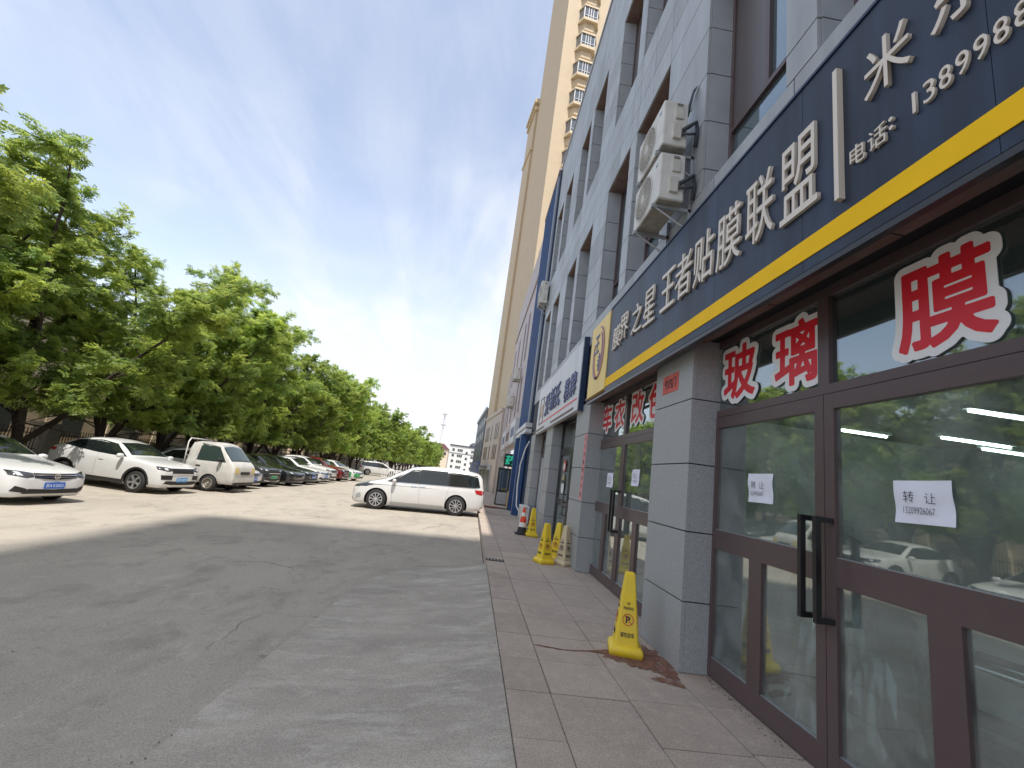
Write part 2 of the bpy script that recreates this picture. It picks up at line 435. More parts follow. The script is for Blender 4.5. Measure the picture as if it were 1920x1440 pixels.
def box(name, x0, x1, y0, y1, z0, z1, m, parent=None, bev=0.0):
    dx, dy, dz = abs(x1 - x0) / 2, abs(y1 - y0) / 2, abs(z1 - z0) / 2
    key = (round(dx, 4), round(dy, 4), round(dz, 4), m, bev)
    if key not in _BOX:
        v = [(-dx, -dy, -dz), (dx, -dy, -dz), (dx, dy, -dz), (-dx, dy, -dz), (-dx, -dy, dz), (dx, -dy, dz), (dx, dy, dz), (-dx, dy, dz)]
        me = mesh(name, v, _BF, m)
        if bev > 0:
            bm = bmesh.new(); bm.from_mesh(me)
            bmesh.ops.bevel(bm, geom=bm.edges[:], offset=bev, segments=2, affect='EDGES', profile=0.5)
            bm.to_mesh(me); bm.free()
        _BOX[key] = me
    return link(name, _BOX[key], parent, ((x0 + x1) / 2, (y0 + y1) / 2, (z0 + z1) / 2))

class MB:
    """collects shapes into one mesh"""
    def __init__(s):
        s.v = []; s.f = []
    def add(s, v, f):
        k = len(s.v); s.v += [tuple(q) for q in v]; s.f += [tuple(i + k for i in q) for q in f]
    def box(s, x0, x1, y0, y1, z0, z1, M=None):
        v = [Vector(q) for q in ((x0, y0, z0), (x1, y0, z0), (x1, y1, z0), (x0, y1, z0), (x0, y0, z1), (x1, y0, z1), (x1, y1, z1), (x0, y1, z1))]
        if M: v = [M @ q for q in v]
        s.add(v, _BF)
    def tube(s, pts, rad, n=8, cap=True):
        pts = [Vector(p) for p in pts]
        rr = rad if isinstance(rad, (list, tuple)) else [rad] * len(pts)
        k = len(s.v); prev = None
        for i, p in enumerate(pts):
            d = (pts[min(i + 1, len(pts) - 1)] - pts[max(i - 1, 0)]).normalized()
            if prev is None:
                a = d.orthogonal().normalized()
            else:
                a = prev - d * prev.dot(d)
                a = a.normalized() if a.length > 1e-6 else d.orthogonal().normalized()
            prev = a; b = d.cross(a)
            for j in range(n):
                t = 2 * math.pi * j / n
                s.v.append(tuple(p + (a * math.cos(t) + b * math.sin(t)) * rr[i]))
        for i in range(len(pts) - 1):
            for j in range(n):
                s.f.append((k + i * n + j, k + i * n + (j + 1) % n, k + (i + 1) * n + (j + 1) % n, k + (i + 1) * n + j))
        if cap:
            s.f.append(tuple(k + j for j in range(n))[::-1])
            s.f.append(tuple(k + (len(pts) - 1) * n + j for j in range(n)))
    def lathe(s, prof, n=24, axis='Z', c=(0, 0, 0)):
        k = len(s.v); c = Vector(c)
        for (r, h) in prof:
            for j in range(n):
                t = 2 * math.pi * j / n
                a, b = r * math.cos(t), r * math.sin(t)
                s.v.append(tuple(c + (Vector((a, b, h)) if axis == 'Z' else Vector((a, h, b)) if axis == 'Y' else Vector((h, a, b)))))
        for i in range(len(prof) - 1):
            for j in range(n):
                s.f.append((k + i * n + j, k + i * n + (j + 1) % n, k + (i + 1) * n + (j + 1) % n, k + (i + 1) * n + j))
    def build(s, name, m, parent=None, loc=(0, 0, 0), smooth=False):
        return link(name, mesh(name, s.v, s.f, m, smooth), parent, loc)

_TXT = {}
def _flat_text(body, extrude, offset, bevel, res):
    key = (body, extrude, offset, bevel, res)
    if key not in _TXT:
        c = bpy.data.curves.new("lettering", 'FONT')
        c.body = body; c.extrude = extrude; c.offset = offset; c.bevel_depth = bevel; c.bevel_resolution = 0; c.resolution_u = res
        o = bpy.data.objects.new("lettering", c)
        _TXT[key] = bpy.data.meshes.new_from_object(o)
        bpy.data.objects.remove(o); bpy.data.curves.remove(c)
    return _TXT[key]
def text_mesh(body, m, height=1.0, width=None, extrude=0.0, offset=0.0, bevel=0.0, res=3):
    """default font; local x right, y up, centred, scaled to height (and width)"""
    me = _flat_text(body, extrude, offset, bevel, res).copy()
    n = len(me.vertices)
    co = np.empty(n * 3); me.vertices.foreach_get("co", co); co = co.reshape(-1, 3)
    lo, hi = co.min(0), co.max(0)
    co[:, :2] -= (lo[:2] + hi[:2]) / 2
    sy = height / (hi[1] - lo[1]); sx = sy if width is None else width / (hi[0] - lo[0])
    co[:, 0] *= sx; co[:, 1] *= sy
    me.vertices.foreach_set("co", co.ravel())
    me.materials.clear(); me.materials.append(MAT[m]); me.update()
    return me
def grown_text(body, m, height, width, grow, thick, n=110):
    """a character swollen by an even margin (cut-out lettering), as a flat plate of some thickness"""
    src = text_mesh(body, m, height, width)
    ecount = {}
    for p in src.polygons:
        vs = list(p.vertices)
        for i in range(len(vs)):
            k = tuple(sorted((vs[i], vs[(i + 1) % len(vs)])))
            ecount[k] = ecount.get(k, 0) + 1
    co = np.array([v.co[:2] for v in src.vertices])
    seg = np.array([k for k, c in ecount.items() if c == 1])
    A, B = co[seg[:, 0]], co[seg[:, 1]]
    pad = grow * 1.3
    gx = np.linspace(-width / 2 - pad, width / 2 + pad, n); gy = np.linspace(-height / 2 - pad, height / 2 + pad, n)
    P = np.stack(np.meshgrid(gx, gy), -1).reshape(-1, 2)
    d2 = np.full(len(P), 1e9); cross = np.zeros(len(P), int)
    for a, b in zip(A, B):
        ab = b - a; L = ab.dot(ab) + 1e-12
        t = np.clip(((P - a) @ ab) / L, 0, 1)
        q = P - a - t[:, None] * ab
        d2 = np.minimum(d2, (q * q).sum(1))
        c = (a[1] > P[:, 1]) != (b[1] > P[:, 1])
        if abs(ab[1]) > 1e-9:
            cross += c & (P[:, 0] < a[0] + (P[:, 1] - a[1]) / ab[1] * ab[0])
    D = np.sqrt(d2) * np.where(cross % 2, -1, 1) - grow
    D = D.reshape(n, n)
    bm = bmesh.new(); vc = {}
    def vert(key, x, y):
        if key not in vc: vc[key] = bm.verts.new((x, y, 0))
        return vc[key]
    for j in range(n - 1):
        for i in range(n - 1):
            cs = [(i, j), (i + 1, j), (i + 1, j + 1), (i, j + 1)]
            dv = [D[y, x] for x, y in cs]
            if min(dv) >= 0: continue
            poly = []
            for k in range(4):
                (x0, y0), (x1, y1) = cs[k], cs[(k + 1) % 4]
                if dv[k] < 0: poly.append(vert((x0, y0), gx[x0], gy[y0]))
                if (dv[k] < 0) != (dv[(k + 1) % 4] < 0):
                    t = dv[k] / (dv[k] - dv[(k + 1) % 4])
                    poly.append(vert(tuple(sorted(((x0, y0), (x1, y1)))), gx[x0] + (gx[x1] - gx[x0]) * t, gy[y0] + (gy[y1] - gy[y0]) * t))
            if len(poly) >= 3:
                try: bm.faces.new(poly)
                except ValueError: pass
    bmesh.ops.dissolve_limit(bm, angle_limit=0.02, verts=bm.verts[:], edges=bm.edges[:])
    r = bmesh.ops.extrude_face_region(bm, geom=bm.faces[:])
    for v in [g for g in r["geom"] if isinstance(g, bmesh.types.BMVert)]: v.co.z += thick
    bmesh.ops.recalc_face_normals(bm, faces=bm.faces[:])
    me = bpy.data.meshes.new("cut_out"); bm.to_mesh(me); bm.free()
    me.materials.append(MAT[m]); bpy.data.meshes.remove(src)
    return me
# lettering on a wall that faces the street (-x): local x -> -y, local y -> z, local z -> -x
M_STREET = Matrix(((0, 0, -1, 0), (-1, 0, 0, 0), (0, 1, 0, 0), (0, 0, 0, 1)))
M_NEAR = Matrix(((1, 0, 0, 0), (0, 0, -1, 0), (0, 1, 0, 0), (0, 0, 0, 1)))   # facing -y
M_FRONT = Matrix(((0, 0, 1, 0), (1, 0, 0, 0), (0, 1, 0, 0), (0, 0, 0, 1)))   # facing +x
def lettering(name, body, m, loc, height, width=None, parent=None, M=M_STREET, extrude=0.0, offset=0.0, bevel=0.0, res=3):
    me = text_mesh(body, m, height, width, extrude, offset, bevel, res)
    me.transform(M)
    return link(name, me, parent, loc)

# ---------------------------------------------------------------- the ground
def road_z(x):
    return -0.185 + 0.0355 * max(x, -10.8)
def build_ground():
    xs = [-60, -30, -20, -15, -12, -10.8] + [-10 + i for i in range(10)] + [-0.5, 0.0, 0.46]
    ys = [-60, -30, -15, -8, -4, 0, 4, 8, 12, 16, 20, 26, 34, 50, 80, 130, 220, 400]
    v = [(x, y, road_z(x)) for y in ys for x in xs]
    n = len(xs)
    f = [(j * n + i, j * n + i + 1, (j + 1) * n + i + 1, (j + 1) * n + i) for j in range(len(ys) - 1) for i in range(n - 1)]
    tag(link("road", mesh("road", v, f, "road_concrete", True)), "pale worn concrete road between the shops and the parked cars", kind="structure")
    g = mesh("ground", [(-2500, -2500, -0.72), (2500, -2500, -0.72), (2500, 2500, -0.72), (-2500, 2500, -0.72)], [(0, 1, 2, 3)], "far_ground")
    tag(link("ground", g), kind="structure")
    # concrete ramp up to the pavement
    rows = []
    yy = [-8, -4, -1, 0.5, 2, 2.7, 3.5, 4.5, 5.5, 6.3, 7.0, 7.5, 7.9, 8.2]
    for y in yy:
        e = -1.55 + 0.05 * max(0, y - 2.7) + (0.0 if y < 6.6 else 0.55 * ((y - 6.6) / 1.6) ** 2) + 0.03 * math.sin(y * 2.7)
        rows.append([(e + (0.462 - e) * t, y, (road_z(e) + 0.006) * (1 - t) ** 1.0 + (-0.012) * t - 0.02 * math.sin(math.pi * t)) for t in [i / 10 for i in range(11)]])
    v = [p for r in rows for p in r]
    f = [(j * 11 + i, j * 11 + i + 1, (j + 1) * 11 + i + 1, (j + 1) * 11 + i) for j in range(len(rows) - 1) for i in range(10)]
    k = len(v)                                       # the far end drops to the road
    v += [(p[0], p[1] + 0.004, road_z(p[0]) - 0.02) for p in rows[-1]]
    b = (len(rows) - 1) * 11
    f += [(b + i, b + i + 1, k + i + 1, k + i) for i in range(10)]
    tag(link("ramp", mesh("ramp", v, f, "ramp_concrete", True)), kind="structure")
    # pavement: bed and single stones
    bed = MB(); bed.box(0.475, 2.45, -8, 60, -0.45, -0.022)
    pv = bed.build("pavement", "joint_dirt", None)
    tag(pv, kind="structure")
    def stone(x0, x1, y0, y1):
        g = random.uniform(0.003, 0.006)
        o = box("paving_stone", x0 + g, x1 - g, y0 + g, y1 - g, -0.16 if x0 < 0.5 else -0.05, random.uniform(-0.0025, 0.0025), "paver_stone_%d" % random.randrange(4), pv)
        o.rotation_euler = (random.uniform(-0.0012, 0.0012), random.uniform(-0.002, 0.002), 0)
    y = -0.6
    while y < 22:
        stone(0.465, 0.80, y, y + 0.6)
        y += 0.6
    for (xa, xb, off) in ((0.80, 1.40, 0.0), (1.40, 2.0, 0.03), (2.0, 2.44, 0.06)):
        y = -0.6 + off
        while y < 21:
            st = 1.2 if random.random() < 0.25 else 0.6
            stone(xa, xb, y, y + st); y += st
    far = MB(); far.box(0.465, 2.44, 22.3, 60, -0.3, -0.003)
    far.build("paving", "paver_stone_0", pv)
build_ground()

def blotch(name, label, pts, z, m, cat):
    v = [(x, y, z) for x, y in pts] + [(x, y, z - 0.003) for x, y in pts]
    n = len(pts)
    f = [tuple(range(n))] + [(i, (i + 1) % n, n + (i + 1) % n, n + i)[::-1] for i in range(n)]
    tag(link(name, mesh(name, v, f, m)), label, cat)
def wobble(poly, k=5, amp=0.02, seed=1):
    r = random.Random(seed); n = len(poly); N = n * k * 2; out = []
    ph = [(r.randint(3, 23), r.uniform(0, 6.28), r.uniform(0.2, 1.0)) for _ in range(9)]
    cx = sum(p[0] for p in poly) / n; cy = sum(p[1] for p in poly) / n
    for i in range(N):
        t = i / N * n; j = int(t); u = t - j
        P = [Vector(poly[(j + q) % n]) for q in (-1, 0, 1, 2)]
        p = 0.5 * ((2 * P[1]) + (P[2] - P[0]) * u + (2 * P[0] - 5 * P[1] + 4 * P[2] - P[3]) * u * u + (3 * P[1] - P[0] - 3 * P[2] + P[3]) * u ** 3)
        d = amp * sum(w * math.sin(f * i / N * 6.283 + o) for f, o, w in ph) / 2.2
        v = p - Vector((cx, cy)); L = max(v.length, 1e-3)
        out.append((p.x + v.x / L * d, p.y + v.y / L * d))
    return out
blotch("mud_stain", "reddish brown mud stain on the pavement around the nearest yellow cone", wobble([(1.46, 4.50), (1.62, 4.30), (1.80, 4.22), (1.97, 4.06), (2.04, 4.22), (2.04, 4.75), (1.75, 4.85)], 7, 0.035, 3), 0.0065, "mud_stain", "stain")
blotch("mud_stain", "small brown mud patch beside the foot of the nearest stone pillar", wobble([(1.74, 4.04), (1.86, 3.98), (1.98, 3.93), (1.97, 4.01), (1.85, 4.09)], 6, 0.016, 5), 0.0065, "mud_stain", "stain")
blotch("mud_stain", "thin brown dribble running across the paving left of the nearest yellow cone", wobble([(0.84, 4.52), (1.08, 4.475), (1.3, 4.51), (1.5, 4.50), (1.52, 4.60), (1.3, 4.535), (1.1, 4.50), (0.85, 4.545)], 4, 0.008, 8), 0.0040, "mud_stain", "stain")
for i in range(3):
    ya, yb = 2.55 + i * 0.62, 3.1 + i * 0.62
    dm = MB(); r = random.Random(20 + i)
    for q in range(70):
        y = r.uniform(ya, yb); s = r.uniform(0.0015, 0.0045); x = 2.325 - abs(r.gauss(0, 0.02 + 0.03 * abs(math.sin(y * 9))))
        dm.box(x - s, x + s, y - s, y + s, 0.0, s * 0.9, None)
    tag(dm.build("dirt_litter", "dirt"), ["crumbs of dirt and leaves under the right door leaf", "crumbs of dirt and leaves under the door handles", "crumbs of dirt and leaves near the stone pillar under the doors"][i], "dirt", kind="stuff")
def grit(name, label, seed, n, place):
    q = MB(); r = random.Random(seed)
    for _ in range(n):
        x, y, z = place(r); s = r.uniform(0.002, 0.006) * (1.8 if r.random() < 0.04 else 1)
        M = Matrix.Translation((x, y, z + s * 0.4)) @ Matrix.Rotation(r.uniform(0, 6), 4, Vector((r.uniform(-1, 1), r.uniform(-1, 1), 1)))
        k = len(q.v)
        q.v += [tuple(M @ Vector(p)) for p in ((s, 0, 0), (-s, 0, 0), (0, s * 0.7, 0), (0, -s * 0.7, 0), (0, 0, s * 0.5), (0, 0, -s * 0.5))]
        q.f += [tuple(k + i for i in f) for f in ((0, 2, 4), (2, 1, 4), (1, 3, 4), (3, 0, 4), (2, 0, 5), (1, 2, 5), (3, 1, 5), (0, 3, 5))]
    tag(q.build(name, "dirt"), label, "grit", kind="stuff")
grit("loose_grit", "grit and dirt gathered along the ramp's left edge", 61, 420, lambda r: (lambda y: (-1.55 + 0.05 * max(0, y - 2.7) + (0.0 if y < 6.6 else 0.55 * ((y - 6.6) / 1.6) ** 2) + r.gauss(0, 0.05), y, road_z(-1.5) + 0.004))(r.uniform(1.2, 7.8)))
grit("loose_grit", "scattered grit on the shaded road", 62, 420, lambda r: (lambda x: (x, 1.5 + 9 * r.random() ** 1.4, road_z(x)))(r.uniform(-6, -1.7)))
grit("loose_grit", "grit in the joint between ramp and pavement", 63, 220, lambda r: (0.468 + r.gauss(0, 0.012), r.uniform(1.5, 8.2), -0.008))
dr = thing("drain_grate", "narrow dark drain slot set in the pavement edge at the ramp's end", "drain", (0.62, 8.5, 0.004))
box("frame", 0.47, 0.80, 8.42, 8.62, 0.001, 0.008, "joint_dirt", dr)
for i in range(5):
    box("bar", 0.50 + i * 0.06, 0.52 + i * 0.06, 8.44, 8.60, 0.008, 0.014, "steel_rim", dr)

# ---------------------------------------------------------------- the grey shop building
FX = 2.07                      # face of the stone panels
DX = 2.335                     # face of the shop doors
bld = thing("shop_building", "blue grey stone clad shop building with deep window recesses on the right", "building", (FX, 9.0, 0))
WIN = [(1.15, 2.55), (2.90, 4.27), (5.45, 6.84), (7.20, 8.60), (9.88, 11.25), (11.65, 12.92), (14.10, 15.40), (15.88, 17.18)]
Y0, Y1 = -0.6, 17.62
ROWS_W = [4.86, 5.16, 5.80, 6.46, 7.13, 7.87]
ROWS_S = [7.87, 8.42, 8.96, 9.50]
ROWS_U = [9.50, 10.10, 10.70, 11.30, 11.90, 12.50]
ROWS_T = [12.50, 13.22, 13.95, 14.70, 15.40]
def build_upper():
    G = 0.007
    core = MB()
    XB = 2.62
    piers = []
    last = Y0
    for a, b in WIN:
        piers.append((last, a)); last = b
    piers.append((last, Y1))
    for a, b in piers:
        core.box(FX + 0.025, XB, a + 0.012, b - 0.012, 3.40, 15.38)
    for a, b in WIN:
        for z0, z1 in ((3.40, 4.84), (7.885, 9.485), (12.515, 15.38)):
            core.box(FX + 0.025, XB - 0.002, a - 0.012, b + 0.012, z0, z1)
    core.build("wall", "wall_core", bld, (0, 0, 0))
    def panel(y0, y1, z0, z1):
        box("facade_panel", FX, FX + 0.03, y0 + G, y1 - G, z0 + G, z1 - G, "panel_grey_%d" % random.choice((0, 0, 1, 1, 2, 3)), bld)
    cells = []
    edges = [Y0]
    for a, b in WIN:
        edges += [a, (a + b) / 2, b]
    edges.append(Y1)
    for a, b in zip(edges, edges[1:]):
        if b - a > 0.9 and False:
            pass
        cells.append((a, b))
    for rows in (ROWS_S, ROWS_T):
        for z0, z1 in zip(rows, rows[1:]):
            for a, b in cells:
                if b > 1.0:
                    panel(a, b, z0, z1)
    for a, b in piers:
        for rows in (ROWS_W, ROWS_U):
            for z0, z1 in zip(rows, rows[1:]):
                if b > 1.0:
                    panel(a, b, z0, z1)
    y = 0.4
    while y < Y1 - 0.3:                                  # sill course above the signboards
        panel(y, min(y + 1.2, Y1), 4.40, 4.86); y += 1.2
    # recesses: jambs, soffits, windows
    for wi, (a, b) in enumerate(WIN):
        for rows, nm in ((ROWS_W, 'w'), (ROWS_U, 'u')):
            z0, z1 = rows[0], rows[-1]
            for p, q in zip(rows, rows[1:]):
                box("reveal_panel", FX + 0.034, FX + 0.36, b - 0.004, b + 0.012, p + G, q - G, "panel_grey_b", bld)
            for p, q in ((a, (a + b) / 2), ((a + b) / 2, b - 0.005)):
                box("soffit_panel", FX + 0.034, FX + 0.36, p + 0.004, q - 0.004, z1 - 0.012, z1 + 0.005, "soffit_brown", bld)
            gx = FX + 0.33
            w = box("window", gx, gx + 0.03, a, b, z0, z1, "upper_glass", bld)
            fr = MB()
            t = 0.055
            for (p, q, r, s) in ((a, b, z0, z0 + t), (a, b, z1 - t, z1), (a, a + t, z0 + t, z1 - t), (b - t, b, z0 + t, z1 - t), (a + t, b - t, z0 + 0.78, z0 + 0.78 + t), ((a + b) / 2 - t / 2, (a + b) / 2 + t / 2, z0 + 0.78 + t, z1 - t)):
                fr.box(gx - 0.04, gx - 0.002, p, q, r, s)
            fr.build("window_frame", "frame_brown", w, (0, 0, 0)).location = -WLOC[w.name]
            if wi in (1, 2, 4) or (nm == 'u' and wi in (3, 5)):
                box("opaque_pane", gx - 0.02, gx - 0.004, (a + b) / 2 + t, b - t, z0 + 0.78 + t, z1 - t, "window_film", w)
    cap = MB(); cap.box(FX - 0.04, 2.7, Y0, Y1 + 0.02, 15.40, 15.52)
    cap.build("coping", "panel_grey_b", bld)
    box("upper_storeys", 2.64, 14.0, -1.6, 17.55, 3.42, 15.38, "wall_core", bld)
build_upper()

PILLARS = [(0.05, 1.02), (4.25, 5.17), (8.36, 9.46), (12.36, 13.46), (16.0, 17.1)]
JZ = [0.0, 0.595, 1.215, 1.855, 2.50, 3.13]
for pi, (a, b) in enumerate(PILLARS):
    box("pillar_core", FX + 0.03, 2.66, a + 0.02, b - 0.02, -0.02, 3.39, "wall_core", bld)
    for z0, z1 in zip(JZ, JZ[1:]):
        g = 0.006
        v = MB(); v.box(FX, FX + 0.04, a, b, z0 + g, z1 - g)
        v.box(FX + 0.042, DX + 0.06, a - 0.0, a + 0.025, z0 + g, z1 - g)
        v.box(FX + 0.042, DX + 0.06, b - 0.025, b, z0 + g, z1 - g)
        v.build("pillar_stone", "pillar_grey", bld)
BAYS = [(1.02, 4.25), (5.17, 8.36), (9.46, 12.36), (13.46, 16.0)]
for a, b in BAYS:                                      # brown stone soffit between the pillars
    n = 3; w = (b - a) / n
    for i in range(n):
        box("soffit_slab", 1.95, 2.20, a + i * w + 0.006, a + (i + 1) * w - 0.006, 3.10, 3.14, "soffit_brown", bld)
    box("head_recess", 2.21, DX + 0.09, a, b, 3.135, 3.16, "frame_dark", bld)

def leaf(y0, y1, hinge_far, mat_f="frame_brown", glass="door_glass", low=True, wid=0.085, wid2=0.13, zt=2.335, parent=bld):
    """one door leaf: outer frame, rails, panes"""
    x0, x1 = DX, DX + 0.055
    ga, gb = (y0 + wid, y1 - wid2) if hinge_far else (y0 + wid2, y1 - wid)
    m = MB()
    m.box(x0, x1, y0 + 0.003, ga, 0.02, zt); m.box(x0, x1, gb, y1 - 0.003, 0.02, zt)
    mid = 1.10 if low else 0.95
    m.box(x0 + 0.001, x1 - 0.001, ga, gb, 0.02, 0.17); m.box(x0 + 0.001, x1 - 0.001, ga, gb, mid, mid + 0.17); m.box(x0 + 0.001, x1 - 0.001, ga, gb, zt - 0.105, zt)
    panes = [(ga, gb, mid + 0.17, zt - 0.105)]
    if low:
        c = ga + (gb - ga) * (0.51 if hinge_far else 0.49)
        m.box(x0 + 0.001, x1 - 0.001, c - 0.08, c + 0.08, 0.17, mid)
        panes += [(ga, c - 0.08, 0.17, mid), (c + 0.08, gb, 0.17, mid)]
    else:
        panes += [(ga, gb, 0.17, mid)]
    d = m.build("door", mat_f, parent)
    for (p, q, r, s) in panes:
        box("pane", x0 + 0.024, x0 + 0.030, p - 0.002, q + 0.002, r - 0.002, s + 0.002, glass, d).location -= WLOC[d.name] - wl(d)
        e = MB()                                      # thin pale sealing strip along the bottom of the pane
        e.box(x0 + 0.010, x0 + 0.0235, p, q, r, r + 0.006)
        e.build("seal", "galvanised", d)
    return d
def pull_handle(d, y, z0=0.87, z1=1.51):
    h = MB()
    bx = DX - 0.105
    h.box(bx - 0.018, bx + 0.018, y - 0.016, y + 0.016, z0, z1)
    for z in (z0, z1 - 0.035):
        h.box(bx + 0.018, DX - 0.001, y - 0.0155, y + 0.0155, z + 0.001, z + 0.034)
    h.build("handle", "black_metal", d)
def hinge(d, y, z):
    h = MB(); h.box(DX - 0.035, DX - 0.001, y - 0.03, y + 0.03, z, z + 0.1)
    h.build("hinge", "black_metal", d)
def shop_front(a, b, c, mat_f="frame_brown"):
    """frame of one bay with two leaves meeting at c"""
    fr = MB()
    x0, x1 = DX + 0.003, DX + 0.08
    la, lb = c - 1.48, c + 1.48
    fr.box(x0, x1, a, max(la, a + 0.05), 0.0, 3.132); fr.box(x0, x1, min(lb, b - 0.05), b, 0.0, 3.132)
    A, B = max(la, a + 0.05), min(lb, b - 0.05)
    fr.box(x0, x1, A, B, 2.34, 2.405); fr.box(x0, x1, A, B, 3.055, 3.132)
    fr.box(x0 - 0.002, x1, c - 0.05, c + 0.05, 2.405, 3.055)
    f = fr.build("door_frame", mat_f, bld)
    for p, q in ((A, c - 0.05), (c + 0.05, B)):
        box("transom_pane", x0 + 0.03, x0 + 0.036, p, q, 2.405, 3.055, "transom_glass", f)
    l1 = leaf(c, B, True, mat_f); l2 = leaf(A, c, False, mat_f)
    pull_handle(l1, c + 0.075); pull_handle(l2, c - 0.06)
    for z in (0.35, 0.62, 1.45, 1.75, 2.05):
        hinge(l1, B + 0.03, z)
    return f
shop_front(1.02, 4.45, 2.86)
shop_front(5.17, 8.56, 7.04)
# third bay: black framed glass with one leaf standing slightly open
def bay3():
    fr = MB(); x0, x1 = DX + 0.003, DX + 0.08
    a, b = 9.46, 12.36
    for p, q in ((a, a + 0.08), (10.74, 10.84), (b - 0.10, b)):
        fr.box(x0, x1, p, q, 0, 3.132)
    for r, s in ((2.34, 2.42), (3.05, 3.132), (0.0, 0.06)):
        fr.box(x0 + 0.001, x1 - 0.001, a + 0.08, b - 0.10, r, s)
    f = fr.build("door_frame", "frame_dark", bld)
    for p, q, r, s in ((a + 0.08, 10.74, 0.06, 2.34), (a + 0.08, 10.74, 2.42, 3.05), (10.84, b - 0.10, 2.42, 3.05)):
        box("pane", x0 + 0.03, x0 + 0.036, p, q, r, s, "transom_glass", f)
    leaf(10.86, 12.25, True, "frame_dark", "door_glass", False)
    h = MB()
    for z in (0.75, 1.05):
        h.box(DX - 0.07, DX - 0.05, 11.0, 11.03, z, z + 0.22); h.box(DX - 0.05, DX, 11.0, 11.03, z, z + 0.02); h.box(DX - 0.05, DX, 11.0, 11.03, z + 0.2, z + 0.22)
    h.build("handle", "black_metal", f)
    po = thing("door_poster", "red and white food emblem sticker on the black framed glass door", "sticker", (DX - 0.004, 11.5, 1.4))
    e = MB(); e.lathe([(0.0, 0.0), (0.16, 0.0)], 20, 'X'); e.build("emblem", "print_red", po, (DX - 0.003, 11.55, 1.95))
    e = MB(); e.lathe([(0.0, 0.0), (0.10, 0.0)], 20, 'X'); e.build("emblem_centre", "sticker_white", po, (DX - 0.006, 11.55, 1.93))
    e = MB(); e.lathe([(0.0, 0.0), (0.13, 0.0)], 14, 'X'); e.build("dish", "lamp_amber", po, (DX - 0.003, 11.55, 1.62))
    e = MB(); e.lathe([(0.0, 0.0), (0.17, 0.0)], 14, 'X'); e.build("bowl", "sticker_white", po, (DX - 0.003, 11.55, 1.42))
bay3()
def bay4():
    fr = MB(); x0, x1 = DX + 0.003, DX + 0.08
    a, b = 13.46, 16.0
    for p, q in ((a, a + 0.1), (14.7, 14.8), (b - 0.1, b)):
        fr.box(x0, x1, p, q, 0, 3.132)
    fr.box(x0 + 0.001, x1 - 0.001, a + 0.1, b - 0.1, 2.3, 2.42); fr.box(x0 + 0.001, x1 - 0.001, a + 0.1, b - 0.1, 3.05, 3.132)
    f = fr.build("door_frame", "frame_brown", bld)
    for p, q in ((a + 0.1, 14.7), (14.8, b - 0.1)):
        box("pane", x0 + 0.03, x0 + 0.036, p, q, 2.42, 3.05, "transom_glass", f)
        box("shutter_panel", x0 + 0.02, x0 + 0.05, p + 0.01, q - 0.01, 0.03, 2.29, "panel_grey", f)
        for i in range(3):
            box("shutter_rib", x0 + 0.005, x0 + 0.02, p + 0.15 + i * 0.38, p + 0.18 + i * 0.38, 0.05, 2.27, "panel_grey_b", f)
bay4()

# room behind the first two bays
def room():
    r = thing("workshop_room", "dim workshop room with pale floor seen through the glass doors", "room", (6.0, 4.4, 0))
    box("floor", DX + 0.09, 10.0, 0.1, 12.3, -0.05, 0.012, "room_floor", r)
    box("back_wall", 10.0, 10.1, 0.1, 12.3, 0.0, 3.3, "room_wall", r)
    box("side_wall", 2.7, 10.0, -0.02, 0.1, 0.0, 3.3, "room_wall", r)
    box("side_wall", 2.7, 10.0, 8.9, 9.0, 0.0, 3.3, "room_wall", r)
    box("side_wall", 2.7, 10.0, 12.3, 12.4, 0.0, 3.3, "room_wall", r)
    box("ceiling", 2.45, 10.0, -0.02, 12.4, 3.375, 3.41, "room_ceiling", r)
    box("floor_grate", 4.2, 4.6, 0.4, 3.6, 0.013, 0.018, "joint_dirt", r)
    for i, (x, y) in enumerate(((4.6, 2.2), (6.5, 4.92), (6.4, 7.17), (9.2, 7.0), (8.0, 6.6))):
        l = thing("tube_lamp", ["lit ceiling tube lamp nearest the glass doors inside the workshop", "lit ceiling tube lamp in the middle of the workshop", "lit ceiling tube lamp near the workshop's far wall", "lit ceiling tube lamp towards the far corner of the workshop", "lit ceiling tube lamp by the workshop's near back wall"][i], "lamp", (x, y, 3.0))
        box("housing", x - 0.65, x + 0.65, y - 0.05, y + 0.05, 3.04, 3.09, "sticker_white", l)
        t = MB(); t.tube([(-0.6, 0, 0), (0.6, 0, 0)], 0.018, 8); t.build("tube", "tube_light", l, (x, y, 3.015))
        for s in (-1, 1):
            m = MB(); m.tube([(0, 0, 0), (0, 0, 0.22)], 0.006, 5); m.build("cord", "galvanised", l, (x + s * 0.5, y, 3.09))
room()

# crumpled clear plastic sheet heaped inside the doors
def film_heap(name, label, c, sx, sy, h, seed):
    r = random.Random(seed); n = 26
    ph = [(r.uniform(1.5, 7), r.uniform(1.5, 7), r.uniform(0, 6.3), r.uniform(0.02, 0.07)) for _ in range(14)]
    v = []
    for j in range(n + 1):
        for i in range(n + 1):
            u, w = i / n * 2 - 1, j / n * 2 - 1
            rr = min(1, math.hypot(u, w))
            z = h * (1 - rr ** 2.2)
            k = sum(a * math.sin(u * p * 2.2 + w * q * 2.2 + o) for p, q, o, a in ph) * (0.35 + 0.65 * (1 - rr))
            v.append((u * sx + k * 0.5 + r.uniform(-0.012, 0.012), w * sy + k * 0.4 + r.uniform(-0.012, 0.012), max(0.015, z + k)))
    f = [(j * (n + 1) + i, j * (n + 1) + i + 1, (j + 1) * (n + 1) + i + 1, (j + 1) * (n + 1) + i) for j in range(n) for i in range(n)]
    tag(link(name, mesh(name, v, f, "plastic_film"), None, c), label, "plastic sheet")
